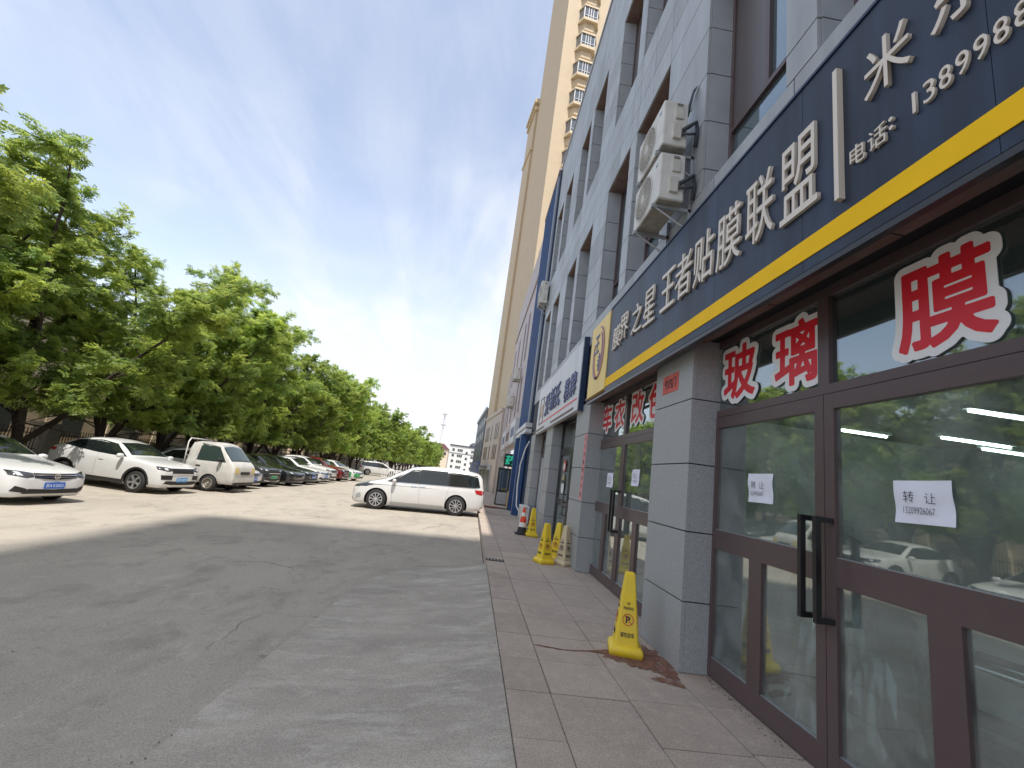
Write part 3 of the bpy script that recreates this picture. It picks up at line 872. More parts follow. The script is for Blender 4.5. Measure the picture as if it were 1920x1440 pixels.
film_heap("plastic_sheet", "heap of crumpled clear plastic film behind the left glass door", (3.12, 3.62, 0.01), 0.6, 0.72, 1.25, 4)

# ---------------------------------------------------------------- signboards, stickers, notices
SX = 1.89
def navy_sign():
    s = thing("signboard", "long navy signboard with yellow stripe and raised pale characters above the brown glass doors", "sign", (SX, 4.4, 3.7))
    n = 6; a, b = 0.3, 6.82
    for i in range(n):
        y0, y1 = a + (b - a) * i / n, a + (b - a) * (i + 1) / n
        box("board", SX, SX + 0.05, y0 + 0.0015, y1 - 0.0015, 3.0, 4.385, "sign_navy", s)
    box("yellow_stripe", SX - 0.006, SX - 0.001, 0.3, 6.82, 3.078, 3.215, "sign_yellow", s)
    box("yellow_board", SX - 0.012, SX + 0.05, 6.825, 7.93, 3.06, 4.385, "sign_pale_yellow", s)
    box("lower_trim", SX + 0.002, SX + 0.048, 0.3, 7.95, 2.962, 2.998, "frame_dark", s)
    box("top_trim", SX - 0.01, FX - 0.006, 0.3, 6.82, 4.388, 4.41, "blue_dark", s)
    box("sign_back", SX + 0.052, FX - 0.004, 0.32, 7.9, 3.40, 4.383, "frame_dark", s)
    chars = [("膜", 6.36, 3.77, .40, .38), ("界", 6.03, 3.83, .40, .42), ("之", 5.50, 3.78, .44, .44), ("星", 5.08, 3.78, .40, .50), ("王", 4.54, 3.77, .42, .48), ("者", 4.16, 3.77, .42, .52), ("贴", 3.75, 3.76, .42, .54), ("膜", 3.325, 3.735, .42, .56), ("联", 2.905, 3.735, .38, .58), ("盟", 2.49, 3.715, .40, .62)]
    for c, y, z, w, h in chars:
        lettering("character", c, "letter_metal", (SX - 0.014, y, z), h * 0.95, w * 0.87, s, extrude=0.012, offset=0.0)
    box("divider_bar", SX - 0.04, SX - 0.001, 2.135, 2.168, 3.30, 4.20, "letter_metal", s)
    lettering("character", "米", "letter_metal", (SX - 0.014, 1.83, 3.93), .33, .27, s, extrude=0.012, offset=0.0)
    lettering("character", "东", "letter_metal", (SX - 0.014, 1.46, 3.95), .33, .27, s, extrude=0.012, offset=0.0)
    lettering("character", "电", "letter_metal", (SX - 0.010, 2.03, 3.515), .125, .10, s, extrude=0.008, offset=0.0)
    lettering("character", "话", "letter_metal", (SX - 0.010, 1.905, 3.515), .125, .11, s, extrude=0.008, offset=0.0)
    for z in (3.50, 3.55):
        q = MB(); q.lathe([(0.0, -0.018), (0.012, -0.018), (0.012, 0.0)], 12, 'X'); q.build("colon_dot", "letter_metal", s, (SX - 0.002, 1.822, z))
    for i, c in enumerate("1389988"):
        lettering("digit", c, "letter_metal", (SX - 0.010, 1.70 - i * 0.0735, 3.535), .115, 0.055 if c != "1" else None, s, extrude=0.008, offset=0.0)
    # oval emblem on the yellow board
    ring = MB(); k = 40
    for (ry, rz, t0, a0, a1) in ((0.30, 0.46, 0.035, -1.9, 1.5), (0.30, 0.46, 0.045, 2.7, 4.9), (0.20, 0.38, 0.02, -1.2, 1.2)):
        base = len(ring.v)
        for i in range(k + 1):
            p = a0 + (a1 - a0) * i / k; t = t0 * (0.35 + 0.65 * math.sin(math.pi * i / k))
            for q in (-t, t):
                for d in (0.0, -0.012):
                    ring.v.append((d, -(ry + q) * math.cos(p), (rz + q) * math.sin(p)))
        for i in range(k):
            o = base + i * 4
            for p, q in ((0, 1), (1, 3), (3, 2), (2, 0)):
                ring.f.append((o + p, o + q, o + 4 + q, o + 4 + p))
    ring.build("emblem_ring", "logo_purple", s, (SX - 0.013, 7.36, 3.80))["kind"] = "stuff"
    lettering("emblem_mark", "王", "logo_navy", (SX - 0.016, 7.50, 3.98), .34, .26, s, extrude=0.005, offset=0.012)
    lettering("emblem_mark", "者", "logo_navy", (SX - 0.016, 7.28, 3.62), .30, .24, s, extrude=0.005, offset=0.004)
navy_sign()
def white_sign():
    s = thing("signboard", "silvery white signboard with dark blue characters and a thin red line beyond the navy one", "sign", (SX, 12, 3.8))
    X = 1.965
    box("board", X, FX - 0.004, 9.02, 15.3, 3.03, 4.56, "sign_white", s)
    box("end_trim", X - 0.008, FX - 0.003, 8.93, 9.015, 3.0, 4.60, "blue_dark", s)
    box("red_line", X - 0.005, X - 0.001, 9.2, 14.6, 3.275, 3.315, "sticker_red", s)
    for c, y, z, w, h in (("爱", 13.25, 3.76, 0.75, .66), ("新", 12.35, 3.80, 0.75, .66), ("氏", 11.55, 3.78, 0.65, .66), ("棋", 10.35, 3.68, 0.55, .55), ("牌", 9.65, 3.70, 0.55, .55)):
        lettering("character", c, "logo_navy", (X - 0.02, y, z), h, w, s, extrude=0.012, offset=0.0)
    fr = MB()
    for (p, q, r, t) in ((14.0, 14.75, 3.28, 3.31), (14.0, 14.75, 4.12, 4.15), (14.0, 14.05, 3.31, 4.12), (14.70, 14.75, 3.31, 4.12)):
        fr.box(X - 0.012, X - 0.001, p, q, r, t)
    fr.build("badge_frame", "soffit_brown", s)
    lettering("badge_text", "棋", "wall_tan", (X - 0.006, 14.38, 3.7), .42, .42, s, extrude=0.003)
white_sign()

def sticker(ch, y, z, w, h, x, label):
    s = thing("letter_sticker", label, "sticker", (x, y, z), group="red characters stuck on the glass above the doors")
    for nm, m, grow, dx, th in (("backing", "sticker_white", 0.064, 0.001, 0.004), ("character", "sticker_red", 0.013, 0.0055, 0.002)):
        me = grown_text(ch, m, h * 0.80, w * 0.80, grow * (w + h) / 1.3, th, 100)
        me.transform(M_STREET)
        link(nm, me, s, (x - dx, y, z))
TX = DX + 0.024
sticker("玻", 3.915, 2.75, 0.59, 0.62, TX, "red cut out character with white edge beside the stone pillar, narrowest of the near three")
sticker("璃", 3.165, 2.73, 0.56, 0.62, TX, "red cut out character with white edge against the door mullion, middle of the near three")
sticker("膜", 2.055, 2.725, 0.60, 0.61, TX, "largest red cut out character with white edge on the rightmost transom pane")
sticker("车", 8.14, 2.80, 0.66, 0.60, TX, "red cut out character with white edge on the second shop's far transom, leftmost")
sticker("衣", 7.42, 2.79, 0.62, 0.60, TX, "red cut out character with white edge just left of the second shop's mullion")
sticker("改", 6.57, 2.79, 0.60, 0.60, TX, "red cut out character with white edge just right of the second shop's mullion")
sticker("色", 5.86, 2.79, 0.60, 0.60, TX, "red cut out character half hidden by the nearest stone pillar")

def notice(y, z, w, h, x, label, lines, tilt=0.0):
    s = thing("paper_notice", label, "notice", (x, y, z), group="handwritten notices taped inside the glass")
    n = 8; v = []; r = random.Random(int(y * 100))
    for j in range(n + 1):
        for i in range(n + 1):
            u, t = i / n - 0.5, j / n - 0.5
            v.append((-0.004 * math.sin(u * 7 + t * 4 + y) - 0.003 * math.sin(t * 9), -u * w + t * tilt, t * h + u * tilt))
    f = [(j * (n + 1) + i, j * (n + 1) + i + 1, (j + 1) * (n + 1) + i + 1, (j + 1) * (n + 1) + i) for j in range(n) for i in range(n)]
    link("sheet", mesh("sheet", v, f, "paper_white", True), s, (x, y, z))
    for txt, dy, dz, hh, ww in lines:
        lettering("handwriting", txt, "ink", (x - 0.010, y - dy, z + dz), hh, ww, s, extrude=0.0, offset=-0.010)
PX = DX + 0.014
L = [("转", -0.066, 0.025, 0.06, 0.06), ("让", 0.05, 0.022, 0.055, 0.06), ("13209926067", -0.012, -0.045, 0.034, 0.17)]
notice(2.215, 1.65, 0.315, 0.225, PX, "larger white handwritten notice on the right door leaf with a phone number", L, 0.006)
notice(3.56, 1.675, 0.32, 0.235, PX, "white handwritten notice on the left leaf of the near brown door", [(t, a * 0.9 - 0.02, b, c, d) for t, a, b, c, d in L])
notice(6.43, 1.72, 0.30, 0.24, PX, "white notice on the right leaf of the second brown door", [("转", -0.05, 0.03, 0.07, 0.06), ("让", 0.05, 0.03, 0.07, 0.06), ("13209926067", 0, -0.05, 0.03, 0.18)])
notice(7.64, 1.665, 0.34, 0.24, PX, "white notice on the left leaf of the second brown door", [("转", -0.05, 0.03, 0.07, 0.06), ("让", 0.05, 0.03, 0.07, 0.06), ("13209926067", 0, -0.05, 0.03, 0.18)])
p = thing("paper_sticker", "torn red paper sticker with black print high on the nearest stone pillar", "sticker", (FX - 0.002, 4.77, 2.76))
box("sheet", FX - 0.004, FX - 0.001, 4.57, 4.97, 2.65, 2.86, "red_paper", p)
lettering("print", "专四门", "ink", (FX - 0.006, 4.77, 2.755), 0.12, 0.30, p, extrude=0.001)
p = thing("paper_strip", "long pink paper strip with vertical characters on the second stone pillar's edge", "sticker", (FX - 0.002, 8.47, 1.87))
box("sheet", FX - 0.004, FX - 0.001, 8.38, 8.56, 1.24, 2.49, "pink_paper", p)
for i, c in enumerate("八方来财四季兴旺"):
    lettering("character", c, "ink", (FX - 0.006, 8.47, 2.40 - i * 0.15), 0.09, 0.09, p, extrude=0.001, offset=-0.005)

# ---------------------------------------------------------------- air conditioners
def ac_unit(x0, x1, y0, y1, z0, z1, label, bracket=True, group=None, base_z=None):
    a = thing("air_conditioner", label, "air conditioner", ((x0 + x1) / 2, (y0 + y1) / 2, z0), group=group)
    h = z1 - z0; w = y1 - y0
    box("casing", x0, x1, y0, y1, z0, z1, "ac_white", a, bev=0.018)
    box("base_tray", x0 + 0.01, x1 - 0.01, y0 + 0.01, y1 - 0.01, z0 - 0.012, z0 - 0.001, "ac_bottom", a)
    fc = (y0 + w * 0.60, z0 + h * 0.5); fr = h * 0.42
    g = MB(); g.lathe([(0.0, -0.002), (fr, -0.002)], 36, 'X'); fd = g.build("fan_recess", "ac_grille", a, (x0 - 0.001, fc[0], fc[1]))
    rg = MB()
    rg.lathe([(fr, -0.004), (fr + 0.012, -0.012), (fr + 0.024, -0.004)], 36, 'X')
    for q in (0.2, 0.36, 0.52, 0.68, 0.84):
        rg.lathe([(fr * q - 0.004, -0.009), (fr * q, -0.014), (fr * q + 0.004, -0.009)], 36, 'X')
    for i in range(24):
        t = 2 * math.pi * i / 24
        p0 = Vector((-0.010, math.cos(t) * fr * 0.2, math.sin(t) * fr * 0.2)); p1 = Vector((-0.010, math.cos(t + 0.45) * fr, math.sin(t + 0.45) * fr))
        rg.tube([p0, p0.lerp(p1, 0.5) + Vector((-0.004, 0, 0)), p1], 0.0035, 4, False)
    rg.lathe([(0.0, -0.018), (fr * 0.2, -0.014)], 20, 'X')
    rg.build("fan_grille", "ac_side", a, (x0 - 0.001, fc[0], fc[1]), True)
    # near side: valve cover and handles
    c = (x0 + x1) / 2; d = x1 - x0
    m = MB(); m.box(c - d * 0.02, x1 - d * 0.22, y0 - 0.022, y0 - 0.001, z0 + h * 0.60, z0 + h * 0.86); m.build("side_cover", "ac_side", a)
    m = MB(); m.box(c, x1 - d * 0.26, y0 - 0.026, y0 - 0.0225, z0 + h * 0.86, z0 + h * 0.92); m.build("grip_slot", "ac_grille", a)
    m = MB(); m.box(c - d * 0.10, x1 - d * 0.30, y0 - 0.035, y0 - 0.001, z0 + h * 0.14, z0 + h * 0.46); m.build("valve_cover", "ac_side", a)
    lettering("badge", "AC", "logo_navy", (x0 - 0.003, y0 + w * 0.12, z0 + h * 0.80), 0.035, 0.06, a, extrude=0.001)
    if bracket:
        for y in (y0 + 0.1, y1 - 0.12):
            b = MB()
            b.box(x0 - 0.03, FX - 0.003, y, y + 0.035, z0 - 0.055, z0 - 0.014)
            b.box(FX - 0.035, FX - 0.003, y, y + 0.035, z0 - 0.30, z0 + 0.18)
            b.tube([(x0 + 0.02, y + 0.0175, z0 - 0.05), (FX - 0.02, y + 0.0175, z0 - 0.28)], 0.012, 6)
            b.build("bracket", "galvanised", a)
    return a
lo = ac_unit(1.63, 1.93, 4.40, 5.22, 4.80, 5.40, "lower of the two stacked white air conditioner boxes over the navy sign", group="air conditioner boxes on the shop front")
up = ac_unit(1.63, 1.93, 4.40, 5.22, 5.51, 6.12, "upper of the two stacked white air conditioner boxes over the navy sign", group="air conditioner boxes on the shop front")
for a, z in ((lo, 5.0), (up, 5.71)):
    pm = MB()
    pm.tube([(1.86, 4.38, z), (1.92, 4.33, z + 0.03), (2.0, 4.33, z + 0.10), (2.03, 4.36, z + 0.02), (2.04, 4.42, z - 0.15)], 0.024, 8)
    pm.tube([(1.85, 4.38, z - 0.05), (1.93, 4.35, z - 0.06), (2.02, 4.37, z - 0.02)], 0.014, 8)
    pm.build("pipe", "pipe_foam", a, (0, 0, 0), True)
pm = MB()
pm.tube([(1.98, 4.56, 6.10), (2.02, 4.55, 6.3), (2.05, 4.54, 6.46), (2.10, 4.52, 6.53)], 0.024, 8)
pm.build("pipe", "pipe_foam", up, (0, 0, 0), True)
pm = MB(); pm.tube([(1.99, 4.48, 6.10), (2.03, 4.47, 6.35), (2.08, 4.47, 6.5)], 0.010, 6)
pm.build("drain_hose", "galvanised", up, (0, 0, 0), True)
ac_unit(1.70, 2.0, 17.0, 17.62, 8.55, 9.5, "small far air conditioner high on the grey wall beside the blue cladding", group="air conditioner boxes on the shop front")
ac_unit(1.78, 2.05, 15.2, 15.95, 0.05, 0.62, "pale air conditioner box standing on the pavement behind the striped cone", False)

# ---------------------------------------------------------------- no parking cones
def square_ring(bm_v, bm_f, prof, n=4, rot=math.pi / 4, rnd=0.14):
    """stack of rounded squares (half width, z)"""
    k0 = len(bm_v); cnt = None
    for hw, z in prof:
        ring = []
        r = hw * rnd
        for cx, cy, a0 in ((1, 1, 0), (-1, 1, 90), (-1, -1, 180), (1, -1, 270)):
            for a in (0, 30, 60, 90):
                t = R(a0 + a)
                ring.append((cx * (hw - r) + r * math.cos(t), cy * (hw - r) + r * math.sin(t), z))
        cnt = len(ring); bm_v += ring
    for i in range(len(prof) - 1):
        for j in range(cnt):
            bm_f.append((k0 + i * cnt + j, k0 + i * cnt + (j + 1) % cnt, k0 + (i + 1) * cnt + (j + 1) % cnt, k0 + (i + 1) * cnt + j))
    bm_f.append(tuple(k0 + (len(prof) - 1) * cnt + j for j in range(cnt)))
    bm_f.append(tuple(k0 + j for j in range(cnt))[::-1])
def no_parking_cone(x, y, rz, m, label, h=0.72):
    c = thing("no_parking_cone", label, "cone", (x, y, 0.004), rz, group="square no parking cones on the pavement")
    k = h / 0.70
    v, f = [], []
    square_ring(v, f, [(0.150 * k, 0.0), (0.152 * k, 0.045 * k), (0.148 * k, 0.06 * k), (0.122 * k, 0.085 * k)])
    me = mesh("base", v, f, m, True)
    b = bpy.data.objects.new("base", me); COL.objects.link(b); b.parent = c
    v, f = [], []
    square_ring(v, f, [(0.112 * k, 0.08 * k), (0.048 * k, 0.665 * k), (0.044 * k, 0.69 * k), (0.030 * k, 0.70 * k)], rnd=0.22)
    b = bpy.data.objects.new("body", mesh("body", v, f, m)); COL.objects.link(b); b.parent = c
    dark = "ink"; red = "print_red" if m == "cone_yellow" else "ink"
    tilt = math.atan2(0.112 - 0.048, 0.585)
    for s in range(4):
        M = Matrix.Rotation(s * math.pi / 2, 4, 'Z')
        def face(name, me, z, off=0.003):
            hw = (0.112 + (0.048 - 0.112) * (z - 0.08) / 0.585) + off
            me.transform(M @ Matrix.Translation((0, -hw * k, z * k)) @ Matrix.Rotation(-tilt, 4, 'X') @ M_NEAR)
            o = bpy.data.objects.new(name, me); COL.objects.link(o); o.parent = c
        face("print_text", text_mesh("NO", dark, 0.026 * k, 0.026 * k, 0.0006, 0.01), 0.435)
        face("print_text", text_mesh("PARKING", dark, 0.026 * k, 0.088 * k, 0.0006, 0.01), 0.395)
        face("print_text", text_mesh("请勿泊车", dark, 0.042 * k, 0.125 * k, 0.0006, 0.01), 0.175)
        face("print_text", text_mesh("P", dark, 0.058 * k, 0.040 * k, 0.0006, 0.03), 0.300)
        rg = MB(); rg.lathe([(0.044 * k, 0.0), (0.050 * k, 0.001), (0.050 * k, -0.001)], 24, 'Z'); rg.box(-0.0035, 0.0035, -0.045 * k, 0.045 * k, 0.001, 0.002, Matrix.Rotation(R(45), 4, 'Z'))
        face("no_parking_ring", mesh("ring", rg.v, rg.f, red), 0.300, 0.0045)
    return c
no_parking_cone(1.70, 4.60, R(-14), "cone_yellow", "yellow no parking cone nearest the camera, standing in the mud stain", 0.73)
no_parking_cone(1.575, 8.82, R(20), "cone_yellow", "yellow no parking cone standing left of the cream one")
no_parking_cone(1.90, 9.25, R(-40), "cone_yellow", "yellow no parking cone partly hidden behind the cream one")
no_parking_cone(1.965, 8.86, R(35), "cone_cream", "faded cream no parking cone beside the second stone pillar")
no_parking_cone(1.83, 12.6, R(5), "cone_yellow", "farthest yellow no parking cone, right of the red and white striped cone", 0.74)
c = thing("traffic_cone", "red and white striped traffic cone with black base", "cone", (1.585, 12.75, 0.004))
v, f = [], []
square_ring(v, f, [(0.19, 0.0), (0.19, 0.025), (0.175, 0.035)])
link("base", mesh("base", v, f, "cone_black"), c, (1.585, 12.75, 0.004))
for z0, z1, m in ((0.035, 0.20, "cone_black"), (0.20, 0.32, "cone_white"), (0.32, 0.48, "cone_red"), (0.48, 0.58, "cone_white"), (0.58, 0.71, "cone_red")):
    rr = lambda z: 0.145 - 0.115 * z / 0.71
    q = MB(); q.lathe([(rr(z0), z0), (rr(z1), z1)] + ([(0.0, z1)] if z1 > 0.7 else []), 22); q.build("cone_band", m, c, (1.585, 12.75, 0.004), True)

# ---------------------------------------------------------------- buildings further along the right side
def blue_bay():
    b = thing("blue_clad_building", "narrow shop bay clad in tall blue corrugated metal beyond the grey building", "building", (2.0, 19.8, 0))
    box("wall", 2.12, 8.0, 17.66, 22.0, 0.0, 15.0, "blue_dark", b)
    box("corner_strip", 1.99, 2.115, 17.66, 18.05, 3.75, 15.25, "blue_dark", b)
    box("corner_strip", 1.95, 2.115, 18.06, 18.16, 3.75, 15.25, "galvanised", b)
    y = 18.18
    while y < 21.95:
        box("cladding_sheet", 1.98, 2.115, y, min(y + 0.36, 22.0), 3.72, 15.2, "blue_clad", b)
        box("cladding_rib", 1.95, 1.978, y + 0.12, y + 0.2, 3.72, 15.2, "blue_clad", b)
        y += 0.38
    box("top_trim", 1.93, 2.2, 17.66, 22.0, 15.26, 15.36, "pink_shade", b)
    box("beam", 1.86, 2.11, 17.7, 22.0, 3.30, 3.46, "sign_white", b)
    box("beam", 1.84, 2.11, 17.7, 22.0, 3.52, 3.70, "sign_white", b)
    for y in (18.6, 20.9):
        box("column", 1.80, 2.08, y, y + 0.34, 0.0, 3.29, "blue_clad", b)
    box("wall_panel", 2.06, 2.115, 19.0, 19.5, 0, 3.2, "beige_tile", b)
blue_bay()
hs = MB(); hs.tube([(1.98, 16.9, 2.9), (1.86, 16.9, 2.6), (1.74, 16.9, 2.0), (1.72, 16.8, 1.2), (1.75, 16.6, 0.5), (1.85, 16.0, 0.3)], 0.025, 8)
tag(hs.build("drain_hose", "ac_white", smooth=True), "white drain hose hanging in front of the grey pillar by the blue columns", "hose")

def pink_block():
    b = thing("pink_building", "pinkish tiled three storey building past the blue cladding", "building", (2.0, 29, 0))
    box("wall", 2.0, 2.9, 22.02, 34.55, 0, 14.4, "pink_tile", b)
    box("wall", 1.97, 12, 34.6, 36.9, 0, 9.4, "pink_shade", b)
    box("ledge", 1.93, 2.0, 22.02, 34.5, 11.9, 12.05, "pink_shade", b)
    for y in (24.0, 26.0, 29.5, 32.5):
        for z0, z1 in ((5.0, 7.0), (8.0, 10.8)):
            box("window", 1.985, 2.05, y, y + 0.75, z0, z1, "maroon", b)
            
    for y, m in ((22.2, "sign_white"), (25.5, "pink_tile"), (29.0, "sign_white")):
        box("shop_sign", 1.78, 1.995, y, y + 3.0, 3.2, 4.4, m, b)
        for k in range(3):
            box("sign_mark", 1.765, 1.778, y + 0.5 + k * 0.7, y + 0.85 + k * 0.7, 3.55, 4.05, "logo_navy" if m == "sign_white" else "maroon", b)
    for y in (23.0, 26.4, 29.8, 33.0):
        box("shop_window", 1.98, 2.03, y, y + 2.2, 0.5, 2.9, "upper_glass", b)
    box("band", 1.985, 2.02, 30.0, 34.5, 0.0, 1.3, "maroon", b)
pink_block()
ac_unit(1.62, 1.98, 25.4, 26.3, 7.1, 7.8, "white air conditioner box on the pink wall, higher of the far pair", True)
ac_unit(1.60, 1.98, 28.2, 29.2, 5.9, 6.6, "white air conditioner box on the pink wall, lower and farther of the far pair", True)

def beige_block():
    rz = R(6.5)
    b = thing("beige_building", "beige three storey building with narrow dark window slits at the street's bend", "building", (1.80, 37.0, 0), rz)
    def lb(name, u0, u1, v0, v1, z0, z1, m, par=None):
        me = MB(); me.box(u0, u1, v0, v1, z0, z1)
        o = bpy.data.objects.new(name, mesh(name, me.v, me.f, m)); COL.objects.link(o); o.parent = par or b; return o
    lb("wall", 0, 9, 0, 9.6, -0.3, 7.0, "beige_tile")
    lb("ledge", -0.10, 0, 0, 9.6, 6.75, 7.05, "beige_tile")
    lb("ground_floor", -0.1, 0, 2.0, 9.6, -0.3, 2.2, "pillar_grey")
    for z0, z1 in ((2.75, 4.0), (4.5, 5.9)):
        for v in (0.9, 1.7, 2.5, 4.6, 6.4, 7.2, 8.0):
            w = lb("window", -0.02, 0.05, v, v + 0.32, z0, z1, "maroon")
            lb("pane", -0.03, -0.022, v + 0.06, v + 0.26, z0 + 0.1, z1 - 0.1, "far_window", w)
    for v in (2.3, 4.8, 7.3):
        lb("shop_window", -0.14, -0.1, v, v + 1.8, 0.2, 1.8, "far_window")
    lb("awning", -0.7, -0.1, 4, 8, 2.0, 2.12, "roof_dark")
    g = thing("grey_building", "slim dark grey building at the far end of the shop row", "building", (0.9, 66, 0), R(3))
    for nm, u0, u1, v0, v1, z0, z1, m in (("wall", 0, 8, 0, 22, -0.4, 11.0, "roof_dark"), ("ledge", -0.2, 0, 0, 22, 10.6, 11.2, "pillar_grey"), ("ground_floor", -0.3, 0, 0, 22, -0.4, 3.0, "logo_navy")):
        me = MB(); me.box(u0, u1, v0, v1, z0, z1); o = bpy.data.objects.new(nm, mesh(nm, me.v, me.f, m)); COL.objects.link(o); o.parent = g
    for v in (2, 6, 10, 14, 18):
        for z in (4, 6.4, 8.6):
            me = MB(); me.box(-0.03, 0.02, v, v + 1.6, z, z + 1.2); o = bpy.data.objects.new("window", mesh("window", me.v, me.f, "far_window")); COL.objects.link(o); o.parent = g
beige_block()

def tower(label, loc, rz, blocks, bays, name="apartment_tower"):
    t = thing(name, label, "tower", loc, rz)
    def lb(nm, u0, u1, v0, v1, z0, z1, m, par=None):
        me = MB(); me.box(u0, u1, v0, v1, z0, z1)
        o = bpy.data.objects.new(nm, mesh(nm, me.v, me.f, m)); COL.objects.link(o); o.parent = par or t; return o
    for (u0, u1, v0, v1, z1, bands) in blocks:
        lb("wall", u0, u1, v0, v1, 6.5 if z1 < 80 else 0, z1, "tower_cream")
        lb("cornice", u0 - 0.3, u1 + 0.3, v0 - 0.3, v1 + 0.3, z1, z1 + 0.5, "tower_trim")
        lb("cornice", u0 - 0.18, u1 + 0.18, v0 - 0.18, v1 + 0.18, z1 - 0.8, z1 - 0.5, "tower_trim")
        for z in bands:
            lb("band", u0 - 0.12, u1 + 0.12, v0 - 0.12, v1 + 0.12, z, z + 0.22, "tower_trim")
    # bay windows, one to a floor
    def prism(z0, z1, e=0.0, a=1.25, b=3.12, d=0.62, c=0.28):
        pts = [(a - e, -0.002), (a + c - e * 0.4, -d - e), (b - c + e * 0.4, -d - e), (b + e, -0.002)]
        v = [(x, y, z0) for x, y in pts] + [(x, y, z1) for x, y in pts]
        return v, [(0, 1, 2, 3)[::-1], (4, 5, 6, 7), (0, 1, 5, 4), (1, 2, 6, 5), (2, 3, 7, 6), (3, 0, 4, 7)][0:6]
    made = {}
    def inst(nm, key, z, par, m, fn):
        if key not in made:
            v, f = fn(); made[key] = mesh(nm, v, f, m)
        o = bpy.data.objects.new(nm, made[key]); COL.objects.link(o); o.parent = par
        o.location = (0, 0, z) if par is t else (0, 0, 0)
        return o
    def frame_bars():
        m = MB()
        pts = [(1.25, -0.0), (1.53, -0.62), (2.84, -0.62), (3.12, -0.0)]
        for i, (x, y) in enumerate(pts[1:3]):
            m.box(x - 0.04, x + 0.04, y - 0.03, y + 0.05, 0.1, 1.45)
        for x in (1.95, 2.19, 2.42):
            m.box(x - 0.03, x + 0.03, -0.66, -0.60, 0.1, 1.45)
        m.box(1.5, 2.86, -0.665, -0.60, 0.10, 0.17); m.box(1.5, 2.86, -0.665, -0.60, 0.42, 0.47)
        return m.v, m.f
    for i, z in enumerate(bays):
        w = inst("bay_window", "glass", z - 0.75, t, "tower_glass", lambda: prism(0.12, 1.42))
        inst("sill", "sill", 0, w, "tower_trim", lambda: prism(-0.16, 0.12, 0.10))
        inst("hood", "hood", 0, w, "tower_trim", lambda: prism(1.42, 1.62, 0.10))
        inst("apron", "apron", 0, w, "tower_cream", lambda: prism(-1.0, -0.162, -0.08, 1.3, 3.07, 0.5, 0.4))
        inst("window_bars", "bars", 0, w, "sign_white", frame_bars)
        if i == 3:
            m = MB()
            for k in range(15):
                x = 1.35 + k * 0.12
                m.box(x, x + 0.035, -0.98, -0.95, -0.1, 1.9)
            for zz in (-0.1, 0.9, 1.85):
                m.box(1.33, 3.07, -0.985, -0.945, zz, zz + 0.05)
                for x in (1.33, 3.03):
                    m.box(x, x + 0.04, -0.945, -0.003, zz, zz + 0.05)
            o = bpy.data.objects.new("balcony_railing", mesh("railing", m.v, m.f, "sign_white")); COL.objects.link(o); o.parent = w
            o["kind"] = "stuff"
    return t
tower("tall cream apartment tower with stacked bay windows rising behind the shops", (2.60, 34.3, 0), R(8),
      [(0, 15, 0, 8.3, 74, []), (-0.22, 15, 8.35, 11.9, 42.3, [36.4])], [29.4 + 3.14 * k - 3.14 for k in range(-3, 13)])
tower("cream apartment tower behind the camera casting the long shadow over the road", (1.60, -29.8, 0), 0.0,
      [(0, 9.5, -13, 0, 90, [])], [], "apartment_tower")

